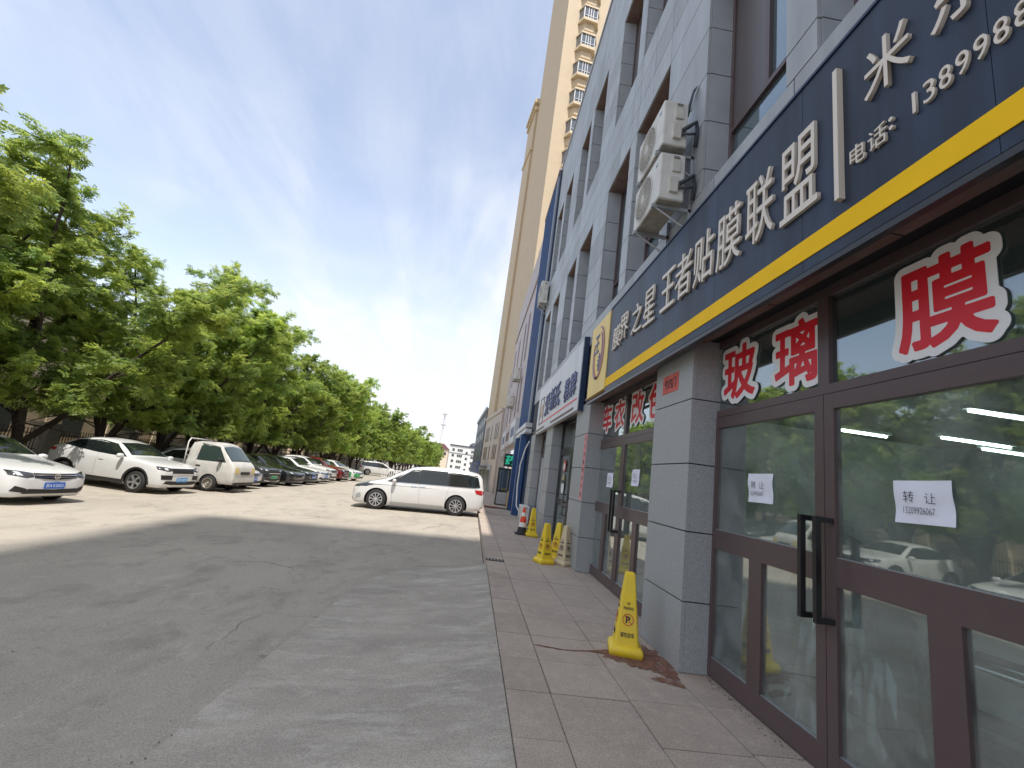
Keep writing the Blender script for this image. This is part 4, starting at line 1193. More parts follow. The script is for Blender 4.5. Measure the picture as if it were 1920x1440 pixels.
def far_end():
    b = thing("white_apartment_block", "distant white apartment block with rows of dark windows at the end of the street", "building", (-4, 200, 0))
    x0, x1 = -11.2, 2.9
    box("wall", x0, x1, 200, 212, -0.8, 11.6, "far_white", b)
    box("roof_edge", x0 - 0.2, x1 + 0.2, 199.7, 212, 11.6, 12.1, "roof_dark", b)
    d = MB(); d.lathe([(2.4 * math.cos(t), 2.0 * math.sin(t)) for t in [i * math.pi / 16 for i in range(9)]], 18); d.build("dome", "roof_dark", b, (-0.6, 203, 12.1), True)
    box("band", x0 - 0.1, x1 + 0.1, 199.85, 199.99, 8.4, 8.55, "roof_dark", b)
    for r in range(5):
        z = 9.3 - r * 2.45
        for cx, w in ((x0 + 1.7, 1.0), (x0 + 4.6, 2.2), (x0 + 7.6, 0.9), (x0 + 10.6, 2.2)):
            q = box("window", cx - w / 2, cx + w / 2, 199.93, 199.99, z - (0.9 if w < 1 and w != 1.0 else 0), z + 1.1 - (0.9 if w < 1 and w != 1.0 else 0), "far_window", b)
            if w > 2:
                for k in (-0.33, 0.33):
                    box("mullion", cx + k * w / 2 - 0.05, cx + k * w / 2 + 0.05, 199.88, 199.925, z, z + 1.1, "far_white", q)
    b = thing("red_roof_house", "small distant house with red roof left of the white apartment block", "building", (-18, 215, 0))
    box("wall", -24, -12.5, 212.5, 222, -0.7, 10.0, "wall_beige", b)
    v = [(-24.5, 212, 10), (-12, 212, 10), (-12, 222.5, 10), (-24.5, 222.5, 10), (-21, 217, 12.6), (-15, 217, 12.6)]
    link("roof", mesh("roof", v, [(0, 1, 5, 4), (1, 2, 5), (2, 3, 4, 5), (3, 0, 4), (3, 2, 1, 0)], "maroon"), b)
    for x in (-21, -17, -14.5):
        box("window", x, x + 1.2, 212.42, 212.49, 7.2, 8.6, "far_window", b)
    m = thing("radio_mast", "distant lattice radio mast with two platforms above the tree tops", "mast", (-23.4, 300, 0))
    q = MB(); H = 41
    legs = [(math.cos(a), math.sin(a)) for a in (0.5, 0.5 + 2.094, 0.5 + 4.189)]
    rr = lambda z: 1.5 - 1.15 * z / 38
    for lx, ly in legs:
        q.tube([(lx * rr(0), ly * rr(0), 0), (lx * rr(38), ly * rr(38), 38)], 0.13, 5)
    for k in range(19):
        z = k * 2
        for i in range(3):
            a, b2 = legs[i], legs[(i + 1) % 3]
            q.tube([(a[0] * rr(z), a[1] * rr(z), z), (b2[0] * rr(z + 2), b2[1] * rr(z + 2), z + 2)], 0.06, 4)
    q.tube([(0, 0, 36), (0, 0, H)], 0.10, 5)
    q.build("lattice", "mast_paint", m, (-23.4, 300, 0))
    for z in (29, 36):
        p = MB(); p.lathe([(0.2, 0), (1.7, 0), (1.7, 0.25), (1.5, 1.2), (1.52, 1.2), (1.75, 0.3)], 12); p.build("platform", "mast_paint", m, (-23.4, 300, z))
far_end()

# small things on the far pavement
p = thing("led_sign", "green glowing dot matrix shop sign sticking out over the far pavement", "sign", (1.76, 22.0, 2.27))
box("housing", 1.46, 2.06, 22.0, 22.12, 1.95, 2.58, "frame_dark", p)
lettering("glowing_text", "药", "led_green", (1.76, 21.985, 2.27), 0.46, 0.48, p, M=M_NEAR, extrude=0.004, offset=0.02)
k = thing("display_fridge", "dark framed glass display fridge on the far pavement", "fridge", (1.65, 24.0, 0))
box("cabinet", 1.36, 2.0, 23.8, 24.4, 0.0, 1.9, "frame_dark", k)
box("glass_door", 1.44, 1.93, 23.785, 23.798, 0.75, 1.8, "upper_glass", k)
box("lower_panel", 1.42, 1.95, 23.785, 23.798, 0.06, 0.66, "galvanised", k)
k = thing("yellow_box", "narrow orange yellow box beside the blue columns", "box", (1.92, 21.6, 0))
box("body", 1.80, 2.04, 21.4, 21.75, 0.0, 0.78, "yellow_post", k, bev=0.01)
box("lid", 1.79, 2.05, 21.39, 21.76, 0.782, 0.82, "yellow_post", k)
blotch("door_mat", "flat rust red mat lying on the far pavement", [(0.75, 21.5), (1.45, 21.5), (1.45, 22.2), (0.75, 22.2)], 0.014, "red_mat", "mat")

# ---------------------------------------------------------------- left side: strip, fence, houses
def left_side():
    zb = road_z(-20)
    m = MB(); m.box(-60, -14.62, -40, 260, zb - 0.15, zb + 0.09)
    tag(m.build("planting_strip", "dirt"), kind="structure")
    kb = MB(); kb.box(-14.6, -14.45, -10, 120, zb - 0.1, zb + 0.13)
    tag(kb.build("kerb", "kerb_stone"), kind="structure")
    n = 0
    for y in [11 + 4.2 * i for i in range(14)]:
        z = zb + 0.09
        f = thing("fence_bay", "iron railing bay %s behind the trees" % (["nearest the left edge", "second from the left edge", "third from the left edge", "fourth from the left edge"][n] if n < 4 else "far along the row"), "fence", (-17.0, y, z), group="iron fence bays behind the trees" if n >= 4 else None)
        n += 1
        box("stone_post", -17.3, -16.7, y - 0.3, y + 0.3, z, z + 1.55, "fence_stone", f)
        box("post_cap", -17.4, -16.6, y - 0.4, y + 0.4, z + 1.55, z + 1.68, "fence_stone", f)
        box("plinth", -17.15, -16.85, y + 0.31, y + 3.89, z, z + 0.5, "fence_stone", f)
        r = MB()
        for zz in (0.6, 1.2):
            r.box(-17.02, -16.98, y + 0.31, y + 3.89, z + zz, z + zz + 0.04)
        for k in range(27):
            r.box(-17.012, -16.988, y + 0.38 + k * 0.131, y + 0.404 + k * 0.131, z + 0.5, z + 1.42)
        o = r.build("railing_bars", "fence_iron", f); o["kind"] = "stuff"
    for i, (ya, yb, lab) in enumerate(((2, 19, "beige house wall with pilasters behind the nearest trees"), (21, 38, "beige house with dark windows behind the middle trees"), (41, 58, "beige house half hidden behind the farther trees"), (62, 90, "beige house far along the row of trees"))):
        h = thing("beige_house", lab, "building", (-23, (ya + yb) / 2, zb))
        box("wall", -33, -23, ya, yb, zb, 7.2, "wall_beige" if i % 2 == 0 else "wall_tan", h)
        box("ledge", -22.99, -22.7, ya, yb, 2.5, 2.7, "tower_trim", h)
        box("roof", -33.4, -22.6, ya - 0.4, yb + 0.4, 7.2, 7.6, "tower_trim", h)
        y = ya + 0.6
        while y < yb - 1:
            box("pilaster", -22.99, -22.75, y, y + 0.5, zb, 2.49, "tower_trim", h)
            w = box("window", -22.97, -22.9, y + 1.1, y + 2.5, 0.4, 2.0, "far_window", h)
            box("window_frame", -22.995, -22.89, y + 1.0, y + 1.095, 0.3, 2.1, "tower_trim", w)
            w = box("window", -22.97, -22.9, y + 1.1, y + 2.5, 3.6, 5.4, "far_window", h)
            y += 4.1
    for i, (ya, yb) in enumerate(((12, 20), (21, 27))):
        r = random.Random(40 + i); v = []; f = []
        for k in range(2600):
            x, y, z = r.uniform(-18.6, -17.7), r.uniform(ya, yb), zb + r.uniform(0.05, 0.85)
            s = r.uniform(0.04, 0.09); a = Vector((r.uniform(-1, 1), r.uniform(-1, 1), r.uniform(-1, 1))).normalized(); b = a.orthogonal()
            c0 = Vector((x, y, z)); q = len(v)
            v += [c0 - a * s, c0 + b * s * 0.5, c0 + a * s, c0 - b * s * 0.5]; f.append((q, q + 1, q + 2, q + 3))
        tag(link("clipped_hedge", mesh("hedge", v, f, "hedge_yellow")), ["yellow green clipped hedge behind the fence at the left edge", "yellow green clipped hedge behind the fence farther along"][i], "hedge", kind="stuff")
left_side()

# ---------------------------------------------------------------- trees
def tree_meshes(seed, n_leaf=21000, height=15.0, rad=3.3):
    r = random.Random(seed); rng = np.random.default_rng(seed)
    wood = MB(); twigs = []
    def limb(p, d, length, r0, r1, level, segs=5):
        pts = [p.copy()]; d = d.normalized()
        for i in range(segs):
            d = (d + Vector((r.gauss(0, 0.10), r.gauss(0, 0.10), r.gauss(0, 0.05) + (0.05 if level < 2 else -0.02)))).normalized()
            pts.append(pts[-1] + d * (length / segs))
        rr = [r0 + (r1 - r0) * i / segs for i in range(segs + 1)]
        wood.tube(pts, rr, 8 if level == 0 else 6 if level == 1 else 4, False)
        return pts, d
    base = Vector((0, 0, -0.05))
    fork_h = r.uniform(0.7, 1.3)
    tp, td = limb(base, Vector((r.uniform(-.1, .1), r.uniform(-.1, .1), 1)), fork_h, 0.19, 0.16, 0, 3)
    nl = r.choice((3, 4, 4)); a0 = r.uniform(0, 6.28)
    for i in range(nl):
        a = a0 + i * 2 * math.pi / nl + r.uniform(-0.3, 0.3)
        tilt = r.uniform(0.25, 0.62) if i else r.uniform(0.05, 0.2)
        d = Vector((math.cos(a) * math.sin(tilt), math.sin(a) * math.sin(tilt), math.cos(tilt)))
        pts, dd = limb(tp[-1] - Vector((0, 0, 0.08)), d, r.uniform(4.6, 6.2) * height / 9.6, r.uniform(0.10, 0.135), 0.028, 1, 8)
        for m in range(9):                                  # leafy end of the limb
            g = (dd * 0.9 + Vector((r.gauss(0, 0.8), r.gauss(0, 0.8), r.gauss(0.1, 0.6)))).normalized()
            p3, d3 = limb(pts[-1 - (m % 3)], g, r.uniform(0.5, 1.1), 0.010, 0.003, 3, 2)
            twigs.append((p3[0], p3[1], p3[2])); twigs.append((p3[0], p3[1], p3[2]))
        for k in range(19):
            t = 0.10 + 0.90 * (k + r.random()) / 19
            q = pts[0].lerp(pts[-1], 0) ; idx = min(int(t * 8), 7); q = pts[idx].lerp(pts[idx + 1], t * 8 - idx)
            b = r.uniform(0, 6.28); up = r.uniform(-0.15, 0.75)
            e = Vector((math.cos(b), math.sin(b), up)).normalized()
            e = (e + Vector((q.x, q.y, 0)) * 0.12).normalized()
            L = r.uniform(1.3, 2.9) * (1.15 - 0.5 * t)
            p2, d2 = limb(q, e, L, 0.032 * (1.2 - 0.7 * t), 0.009, 2, 4)
            for m in range(6):
                s = 0.25 + 0.75 * (m + r.random()) / 6
                ix = min(int(s * 4), 3); q2 = p2[ix].lerp(p2[ix + 1], s * 4 - ix)
                g = Vector((r.gauss(0, 1), r.gauss(0, 1), r.gauss(0.1, 0.7))).normalized()
                g = (g + d2 * 0.7).normalized()
                p3, d3 = limb(q2, g, r.uniform(0.5, 1.0), 0.008, 0.003, 3, 2)
                twigs.append((p3[0], p3[1], p3[2]))
    T = np.array([[list(a), list(b), list(c)] for a, b, c in twigs])
    wt = rng.integers(0, len(T), n_leaf); s = rng.uniform(0.1, 1.1, n_leaf)[:, None]
    O = np.where(s < 0.5, T[wt, 0] + (T[wt, 1] - T[wt, 0]) * s * 2, T[wt, 1] + (T[wt, 2] - T[wt, 1]) * (s * 2 - 1))
    O = O + rng.normal(0, 0.05, (n_leaf, 3))
    O[:, 2] = np.where(O[:, 2] < 2.2, 2.2 + np.abs(rng.normal(0, 0.5, n_leaf)), O[:, 2])
    D = rng.normal(0, 1, (n_leaf, 3)) * [1, 1, 0.5] + (T[wt, 2] - T[wt, 0]) * 0.8; D[:, 2] -= 0.25
    D /= np.linalg.norm(D, axis=1)[:, None]
    N = rng.normal(0, 0.55, (n_leaf, 3)); N[:, 2] += 1.0
    S = np.cross(D, N); S /= np.linalg.norm(S, axis=1)[:, None]
    U = np.cross(S, D)
    ln = rng.uniform(0.16, 0.28, n_leaf)[:, None]
    vs = []
    for k in range(9):
        if k < 8:
            t = 0.25 + 0.2 * (k // 2); sg = 1 if k % 2 else -1
            c = O + D * ln * t - U * ln * 0.12 * t * t
            ax = (S * sg * 0.85 + D * 0.5 - U * 0.12 + rng.normal(0, 0.12, (n_leaf, 3))); ax /= np.linalg.norm(ax, axis=1)[:, None]
        else:
            c = O + D * ln * 0.95 - U * ln * 0.12; ax = D - U * 0.2
        le = ln * 0.40; w = np.cross(ax, U); w /= np.linalg.norm(w, axis=1)[:, None]
        w = w * le * 0.27
        vs.append(np.stack([c, c + ax * le * 0.5 + w, c + ax * le - U * le * 0.1, c + ax * le * 0.5 - w], 1))
    V = np.concatenate(vs, 0).reshape(-1, 3)
    me = bpy.data.meshes.new("crown")
    nq = len(V) // 4
    me.vertices.add(len(V)); me.vertices.foreach_set("co", V.ravel())
    me.loops.add(nq * 4); me.loops.foreach_set("vertex_index", np.arange(nq * 4))
    me.polygons.add(nq); me.polygons.foreach_set("loop_start", np.arange(nq) * 4); me.polygons.foreach_set("loop_total", np.full(nq, 4))
    me.materials.append(MAT["leaves"]); me.update(); me.validate()
    return mesh("trunk", wood.v, wood.f, "bark", True), me
TREES = [tree_meshes(11 + i) for i in range(4)]
TREE_LABELS = ["leafy street tree at the picture's left edge, its crown cut by the frame", "leafy street tree with forked trunk behind the white sedan", "leafy tree between the white sedan and the white crossover", "leafy tree right behind the white crossover's roof", "leafy tree behind the small truck's bed", "leafy tree behind the small truck's cab", "leafy tree behind the dark grey hatchback", "leafy tree behind the black hatchback with round headlights"]
ORD = ["first", "second", "third", "fourth", "fifth", "sixth", "seventh", "eighth", "ninth", "tenth", "eleventh", "twelfth", "thirteenth", "fourteenth", "fifteenth", "sixteenth", "seventeenth", "eighteenth", "nineteenth", "twentieth", "twenty-first", "twenty-second", "twenty-third", "twenty-fourth", "twenty-fifth", "twenty-sixth"]
TOPS = {}
def plant_trees():
    r = random.Random(5)
    y = 6.5; i = 0
    while y < 175:
        tr, cr = TREES[(i * 3 + i // 4) % 4]
        far = y > 75
        lab = TREE_LABELS[i] if i < len(TREE_LABELS) else "small far tree merging into the distant end of the green row" if far else "leafy tree of the row, %s counting from the picture's left edge" % ORD[i]
        t = thing("street_tree", lab, "tree", (-15.3 + r.uniform(-0.4, 0.4), y, road_z(-20) + 0.08), r.uniform(0, 6.28), "row of street trees behind the parked cars")
        if cr.name not in TOPS:
            co = np.empty(len(cr.vertices) * 3); cr.vertices.foreach_get("co", co); TOPS[cr.name] = float(np.percentile(co[2::3], 99.8))
        top = TOPS[cr.name]
        k = (r.uniform(9.7, 10.2) if i < 3 else r.uniform(9.6, 10.6) if y < 60 else r.uniform(9.3, 10.3)) / top
        t.scale = (k * r.uniform(0.88, 1.02), k * r.uniform(0.95, 1.15), k)
        for nm, me in (("trunk", tr), ("crown", cr)):
            o = bpy.data.objects.new(nm, me); COL.objects.link(o); o.parent = t
        y += r.uniform(3.0, 3.9) * (1 if y < 60 else 1.3); i += 1
plant_trees()

# ---------------------------------------------------------------- cars
def pchip(x, y, q):
    x = np.asarray(x, float); y = np.asarray(y, float); q = np.clip(np.asarray(q, float), x[0], x[-1])
    h = np.diff(x); d = np.diff(y) / h; m = np.zeros_like(y)
    for i in range(1, len(x) - 1):
        if d[i - 1] * d[i] > 0:
            w1 = 2 * h[i] + h[i - 1]; w2 = h[i] + 2 * h[i - 1]
            m[i] = (w1 + w2) / (w1 / d[i - 1] + w2 / d[i])
    m[0] = d[0]; m[-1] = d[-1]
    k = np.clip(np.searchsorted(x, q, 'right') - 1, 0, len(x) - 2)
    t = (q - x[k]) / h[k]; t2, t3 = t * t, t * t * t
    return (2 * t3 - 3 * t2 + 1) * y[k] + (t3 - 2 * t2 + t) * h[k] * m[k] + (-2 * t3 + 3 * t2) * y[k + 1] + (t3 - t2) * h[k] * m[k + 1]

class CarBody:
    """lofted body: stations (x, bottom z, half width, belt z, half width of the top edge, top z, crown)"""
    def __init__(s, st, arches, wheel_r, ns=64):
        st = sorted(st); A = np.array(st, float); X = A[:, 0]
        xs = np.unique(np.concatenate([np.linspace(X[0], X[-1], ns), X]))
        C = [pchip(X, A[:, i], xs) for i in range(1, 7)]
        zb, w, zs, wr, zt, cr = C
        ctl_v = np.arange(9.0); q = np.unique(np.concatenate([np.linspace(0, 8, 33), ctl_v]))
        V = []
        for i in range(len(xs)):
            H = zs[i] - zb[i]
            py = [0, .84 * w[i], .96 * w[i], w[i], .99 * w[i], .955 * w[i], wr[i], wr[i] * .55, 0]
            pz = [zb[i], zb[i], zb[i] + .14 * H, zb[i] + .52 * H, zb[i] + .82 * H, zs[i], zt[i] - cr[i], zt[i] - cr[i] * .25, zt[i]]
            yy, zz = pchip(ctl_v, py, q), pchip(ctl_v, pz, q)
            V.append(np.stack([np.full(len(q), xs[i]), yy, zz], 1))
        V = np.array(V); n, m = V.shape[:2]
        full = np.concatenate([V, (V * [1, -1, 1])[:, -2:0:-1]], 1); M = full.shape[1]
        verts = full.reshape(-1, 3).tolist(); faces = []
        for i in range(n - 1):
            for j in range(M):
                k = (j + 1) % M
                faces.append((i * M + j, i * M + k, (i + 1) * M + k, (i + 1) * M + j))
        faces.append(tuple(range(M))[::-1]); faces.append(tuple((n - 1) * M + j for j in range(M)))
        s.verts, s.faces = verts, faces
        bm = bmesh.new()
        bv = [bm.verts.new(v) for v in verts]
        for f in faces:
            try: bm.faces.new([bv[i] for i in f])
            except ValueError: pass
        bmesh.ops.remove_doubles(bm, verts=bm.verts[:], dist=0.0005)
        bmesh.ops.recalc_face_normals(bm, faces=bm.faces[:])
        s.bvh = BVHTree.FromBMesh(bm)
        me = bpy.data.meshes.new("body"); bm.to_mesh(me); bm.free()
        me.materials.append(MAT["paint_white"]); me.materials.append(MAT["wheel_well"])
        # cut the wheel arches
        ob = bpy.data.objects.new("tmp", me); COL.objects.link(ob)
        cut = MB()
        for ax in arches:
            for sg in (-1, 1):
                cut.lathe([(0.0, 0.0), (wheel_r * 1.17, 0.0), (wheel_r * 1.17, 0.6), (0.0, 0.6)], 32, 'Y', (ax, (0.55 if sg > 0 else -1.15), wheel_r * 0.98))
        cm = mesh("cut", cut.v, cut.f, ["paint_white", "wheel_well"], mi=[1] * len(cut.f))
        b2 = bmesh.new(); b2.from_mesh(cm); bmesh.ops.remove_doubles(b2, verts=b2.verts[:], dist=0.0005); bmesh.ops.recalc_face_normals(b2, faces=b2.faces[:]); b2.to_mesh(cm); b2.free()
        co = bpy.data.objects.new("tmpcut", cm); COL.objects.link(co)
        md = ob.modifiers.new("b", 'BOOLEAN'); md.object = co; md.operation = 'DIFFERENCE'; md.solver = 'EXACT'
        dg = bpy.context.evaluated_depsgraph_get()
        s.mesh = bpy.data.meshes.new_from_object(ob.evaluated_get(dg))
        bpy.data.objects.remove(ob); bpy.data.objects.remove(co)
        s.mesh.polygons.foreach_set("use_smooth", [True] * len(s.mesh.polygons))
        try: s.mesh.set_sharp_from_angle(angle=R(38))
        except Exception: pass
        s.cache = {}
    def patch(s, view, lower, upper, off=0.006, nu=14, nv=6, side=1):
        """sheet lying on the body: outline given in the side (x,z), front (y,z) or rear (y,z) view"""
        def res(poly, n):
            P = np.array(poly, float); L = np.r_[0, np.cumsum(np.linalg.norm(np.diff(P, axis=0), axis=1))]; L /= L[-1]
            t = np.linspace(0, 1, n + 1); return np.stack([np.interp(t, L, P[:, 0]), np.interp(t, L, P[:, 1])], 1)
        lo, hi = res(lower, nu), res(upper, nu); v = []
        for j in range(nv + 1):
            P = lo + (hi - lo) * j / nv
            for a, z in P:
                if view == 'side': o, d = Vector((a, 3 * side, z)), Vector((0, -side, 0))
                elif view == 'front': o, d = Vector((6, a, z)), Vector((-1, 0, 0))
                elif view == 'rear': o, d = Vector((-6, a, z)), Vector((1, 0, 0))
                else: o, d = Vector((a, z, 5)), Vector((0, 0, -1))
                h, nn, _, _ = s.bvh.ray_cast(o, d)
                if h is None:
                    h, nn, _, _ = s.bvh.find_nearest(o + d * (3 - 0.8 if view == 'side' else 4.0))
                if nn.dot(d) > 0: nn = -nn
                v.append(tuple(h + nn * off))
        f = [(j * (nu + 1) + i, j * (nu + 1) + i + 1, (j + 1) * (nu + 1) + i + 1, (j + 1) * (nu + 1) + i) for j in range(nv) for i in range(nu)]
        return v, f

WHEELS = {}
def wheel_meshes(r, style):
    key = (round(r, 3), style)
    if key not in WHEELS:
        t = MB(); w = 0.105
        t.lathe([(r * .64, -w), (r * .90, -w), (r * .97, -w * .8), (r, -w * .45), (r, w * .45), (r * .97, w * .8), (r * .90, w), (r * .64, w)], 36, 'Y')
        ty = mesh("tyre", t.v, t.f, "tyre", True)
        m = MB(); m.lathe([(r * .66, 0.085), (r * .66, -0.10), (r * .60, -0.10), (r * .60, -0.04), (0, -0.03)], 36, 'Y')
        back = mesh("rim_barrel", m.v, m.f, "rim_dark" if style != "steel" else "steel_rim", True)
        sp = MB()
        sp.lathe([(r * .655, -0.098), (r * .655, -0.112), (r * .59, -0.112), (r * .59, -0.06)], 36, 'Y')
        if style == "steel":
            for i in range(8):
                a = i * math.pi / 4; sp.lathe([(0, -0.055), (r * .08, -0.05)], 10, 'Y', (math.cos(a) * r * .42, 0, math.sin(a) * r * .42))
            sp.lathe([(0, -0.10), (r * .16, -0.095), (r * .2, -0.04)], 16, 'Y'); sp.lathe([(r * .3, -0.05), (r * .36, -0.075), (r * .45, -0.05)], 30, 'Y')
        else:
            n = {"five": 5, "ten": 10, "split": 5}[style]
            for i in range(n):
                for off in ((-0.14, 0.14) if style == "split" else (0.0,)):
                    a = i * 2 * math.pi / n + off
                    b = i * 2 * math.pi / n + off * 0.5
                    wd = r * (0.10 if style == "five" else 0.045)
                    p0 = Vector((math.cos(b), 0, math.sin(b))) * r * .12; p1 = Vector((math.cos(a), 0, math.sin(a))) * r * .62
                    t0 = Vector((-math.sin(a), 0, math.cos(a))) * wd
                    k = [p0 - t0 * .8, p0 + t0 * .8, p1 + t0 * 1.15, p1 - t0 * 1.15]
                    vv = [q + Vector((0, -0.108, 0)) for q in k] + [q + Vector((0, -0.05, 0)) for q in k]
                    sp.add(vv, [(0, 1, 2, 3), (7, 6, 5, 4), (0, 4, 5, 1), (1, 5, 6, 2), (2, 6, 7, 3), (3, 7, 4, 0)])
            sp.lathe([(0, -0.118), (r * .13, -0.115), (r * .15, -0.05)], 16, 'Y')
        WHEELS[key] = (ty, back, mesh("rim", sp.v, sp.f, "rim_silver" if style != "steel" else "steel_rim"))
    return WHEELS[key]

def sub(name, me, parent, loc=(0, 0, 0), rz=0.0):
    o = bpy.data.objects.new(name, me); COL.objects.link(o); o.parent = parent; o.location = loc; o.rotation_euler = (0, 0, rz)
    return o
BODY_MATS = {}
def painted(me, paint):
    k = (me.name, paint)
    if k not in BODY_MATS:
        c = me.copy(); c.materials[0] = MAT[paint]; BODY_MATS[k] = c
    return BODY_MATS[k]

def assemble(kind, label, x, y, rz, paint, K, wheel_style="split", plate=None, plate_mat="plate_blue", group=None, glass="car_glass", extra=None, name="parked_car", cat="car", zofs=0.0):
    """K: dict describing the body type"""
    body = K["body"]
    cx = x
    zf = road_z(x + 1.3 * math.cos(rz)); zr = road_z(x - 1.3 * math.cos(rz))
    t = thing(name, label, cat, (x, y, (zf + zr) / 2 + zofs), rz, group)
    t.rotation_euler = (0, -math.atan2(zf - zr, 2.6), rz)
    sub("body", painted(body.mesh, paint), t)
    for nm, view, lo, hi, m, both, off in K["patches"]:
        for sg in ((1, -1) if both else (1,)):
            key = (nm, view, str(lo), sg, m)
            if key not in body.cache:
                if view == 'side': v, f = body.patch(view, lo, hi, off, side=sg)
                else: v, f = body.patch(view, [(a * sg, z) for a, z in lo], [(a * sg, z) for a, z in hi], off)
                body.cache[key] = (v, f)
            v, f = body.cache[key]
            mm = m if m not in ("GLASS",) else glass
            ck = key + (mm, "mesh")
            if ck not in body.cache: body.cache[ck] = mesh(nm, v, f, mm, True)
            sub(nm, body.cache[ck], t)
    r = K["wheel_r"]
    ty, bk, rm = wheel_meshes(r, wheel_style)
    for ax in K["axles"]:
        for sg in (-1, 1):
            w = empty("wheel", (0, 0, 0)); w.parent = t
            w.location = (ax, sg * (K["track"]), r)
            w.rotation_euler = (0, random.uniform(0, 1.0), 0 if sg < 0 else math.pi)
            for nm, me in (("tyre", ty), ("rim_barrel", bk), ("rim", rm)):
                sub(nm, me, w)
    # door mirrors
    if "mirror" in K:
        mx, my, mz = K["mirror"]
        if "mm" not in K:
            q = MB(); k = 8; pr = []
            for i in range(9):
                a = math.pi * i / 8; pr.append((0.075 * math.sin(a) ** 0.7, -0.11 * math.cos(a)))
            q.lathe(pr, 14, 'Y'); q.tube([(0.0, -0.10, -0.05), (0.03, -0.16, -0.10)], 0.022, 6)
            K["mm"] = q
        for sg in (1, -1):
            q = K["mm"]; mk = ("mirror", sg, paint)
            if mk not in body.cache: body.cache[mk] = mesh("mirror", [(v[0], v[1] * sg, v[2]) for v in q.v], q.f if sg > 0 else [f[::-1] for f in q.f], K.get("mirror_mat", paint), True)
            sub("mirror", body.cache[mk], t, (mx, my * sg, mz))
    if plate and "plate" in K:
        px, pz = K["plate"]
        ph = MB(); ph.box(-0.008, 0.0, -0.225, 0.225, -0.072, 0.072)
        pl = sub("licence_plate", mesh("plate", ph.v, ph.f, plate_mat), t, (px, 0, pz))
        me = text_mesh(plate, "plate_text" if plate_mat != "plate_green" else "ink", 0.085, 0.38, 0.0008); me.transform(M_FRONT)
        sub("plate_text", me, pl, (0.002, 0, 0))
    if extra: extra(t, K)
    return t

# --- sedan
SED = {}
SED["body"] = CarBody([(2.33, .33, .50, .58, .34, .64, .02), (2.30, .26, .66, .64, .50, .70, .03), (2.18, .20, .80, .70, .66, .78, .04), (1.9, .18, .88, .78, .74, .86, .04), (1.4, .18, .905, .85, .76, .94, .04), (0.98, .18, .91, .89, .77, .995, .04), (0.86, .18, .91, .90, .76, 1.02, .04), (0.45, .18, .91, .92, .67, 1.24, .06), (0.05, .18, .91, .93, .60, 1.42, .06), (-.5, .18, .91, .94, .58, 1.475, .06), (-1.05, .18, .91, .95, .58, 1.42, .06), (-1.55, .19, .905, .96, .64, 1.20, .06), (-1.9, .20, .89, .97, .72, 1.07, .05), (-2.2, .24, .85, .93, .72, 1.04, .05), (-2.30, .32, .78, .86, .62, .98, .05), (-2.33, .40, .66, .78, .5, .86, .05)], (1.42, -1.28), 0.325)
SED["wheel_r"] = .325; SED["axles"] = (1.42, -1.28); SED["track"] = .79; SED["mirror"] = (0.62, 0.98, 0.98); SED["plate"] = (2.345, .47)
SED["patches"] = [
    ("windshield", 'front', [(-.70, 1.03), (0, 1.045), (.70, 1.03)], [(-.55, 1.36), (0, 1.395), (.55, 1.36)], "GLASS", False, .006),
    ("rear_window", 'rear', [(-.64, 1.12), (.64, 1.12)], [(-.52, 1.36), (.52, 1.36)], "GLASS", False, .006),
    ("side_window", 'side', [(.68, .965), (-.20, .985)], [(.12, 1.30), (-.20, 1.375)], "GLASS", True, .005),
    ("side_window", 'side', [(-.27, .985), (-1.45, 1.02)], [(-.27, 1.38), (-1.05, 1.30)], "GLASS", True, .005),
    ("headlight", 'front', [(.47, .655), (.62, .64), (.82, .68)], [(.47, .735), (.66, .765), (.83, .775)], "lamp_dark", True, .008),
    ("headlight_lens", 'front', [(.66, .675), (.74, .68)], [(.69, .745), (.765, .752)], "lamp_clear", True, .011),
    ("grille", 'front', [(-.46, .635), (0, .60), (.46, .635)], [(-.46, .735), (0, .73), (.46, .735)], "car_black", False, .008),
    ("grille_bar", 'front', [(-.47, .685), (.47, .685)], [(-.47, .70), (.47, .70)], "chrome", False, .013),
    ("grille_bar", 'front', [(-.46, .640), (.46, .640)], [(-.46, .652), (.46, .652)], "chrome", False, .013),
    ("lower_intake", 'front', [(-.62, .29), (0, .285), (.62, .29)], [(-.52, .40), (0, .375), (.52, .40)], "car_black", False, .007),
    ("fog_recess", 'front', [(.52, .30), (.78, .34)], [(.55, .40), (.74, .46)], "car_black", True, .007),
    ("tail_light", 'rear', [(.45, .84), (.80, .84)], [(.45, .95), (.80, .95)], "lamp_red", True, .007),
    ("tail_light", 'side', [(-1.98, .86), (-2.22, .84)], [(-1.98, .93), (-2.22, .95)], "lamp_red", True, .007),
    ("sill_trim", 'side', [(1.0, .20), (-.85, .20)], [(1.0, .26), (-.85, .26)], "car_black", True, .005),
    ("door_seam", 'side', [(-.235, .30), (-.230, .30)], [(-.240, .96), (-.235, .96)], "car_black", True, .004),
    ("door_seam", 'side', [(.86, .30), (.865, .30)], [(.74, .93), (.745, .93)], "car_black", True, .004),
    ("door_handle", 'side', [(.02, .80), (-.16, .80)], [(.02, .83), (-.16, .83)], "chrome", True, .018),
]
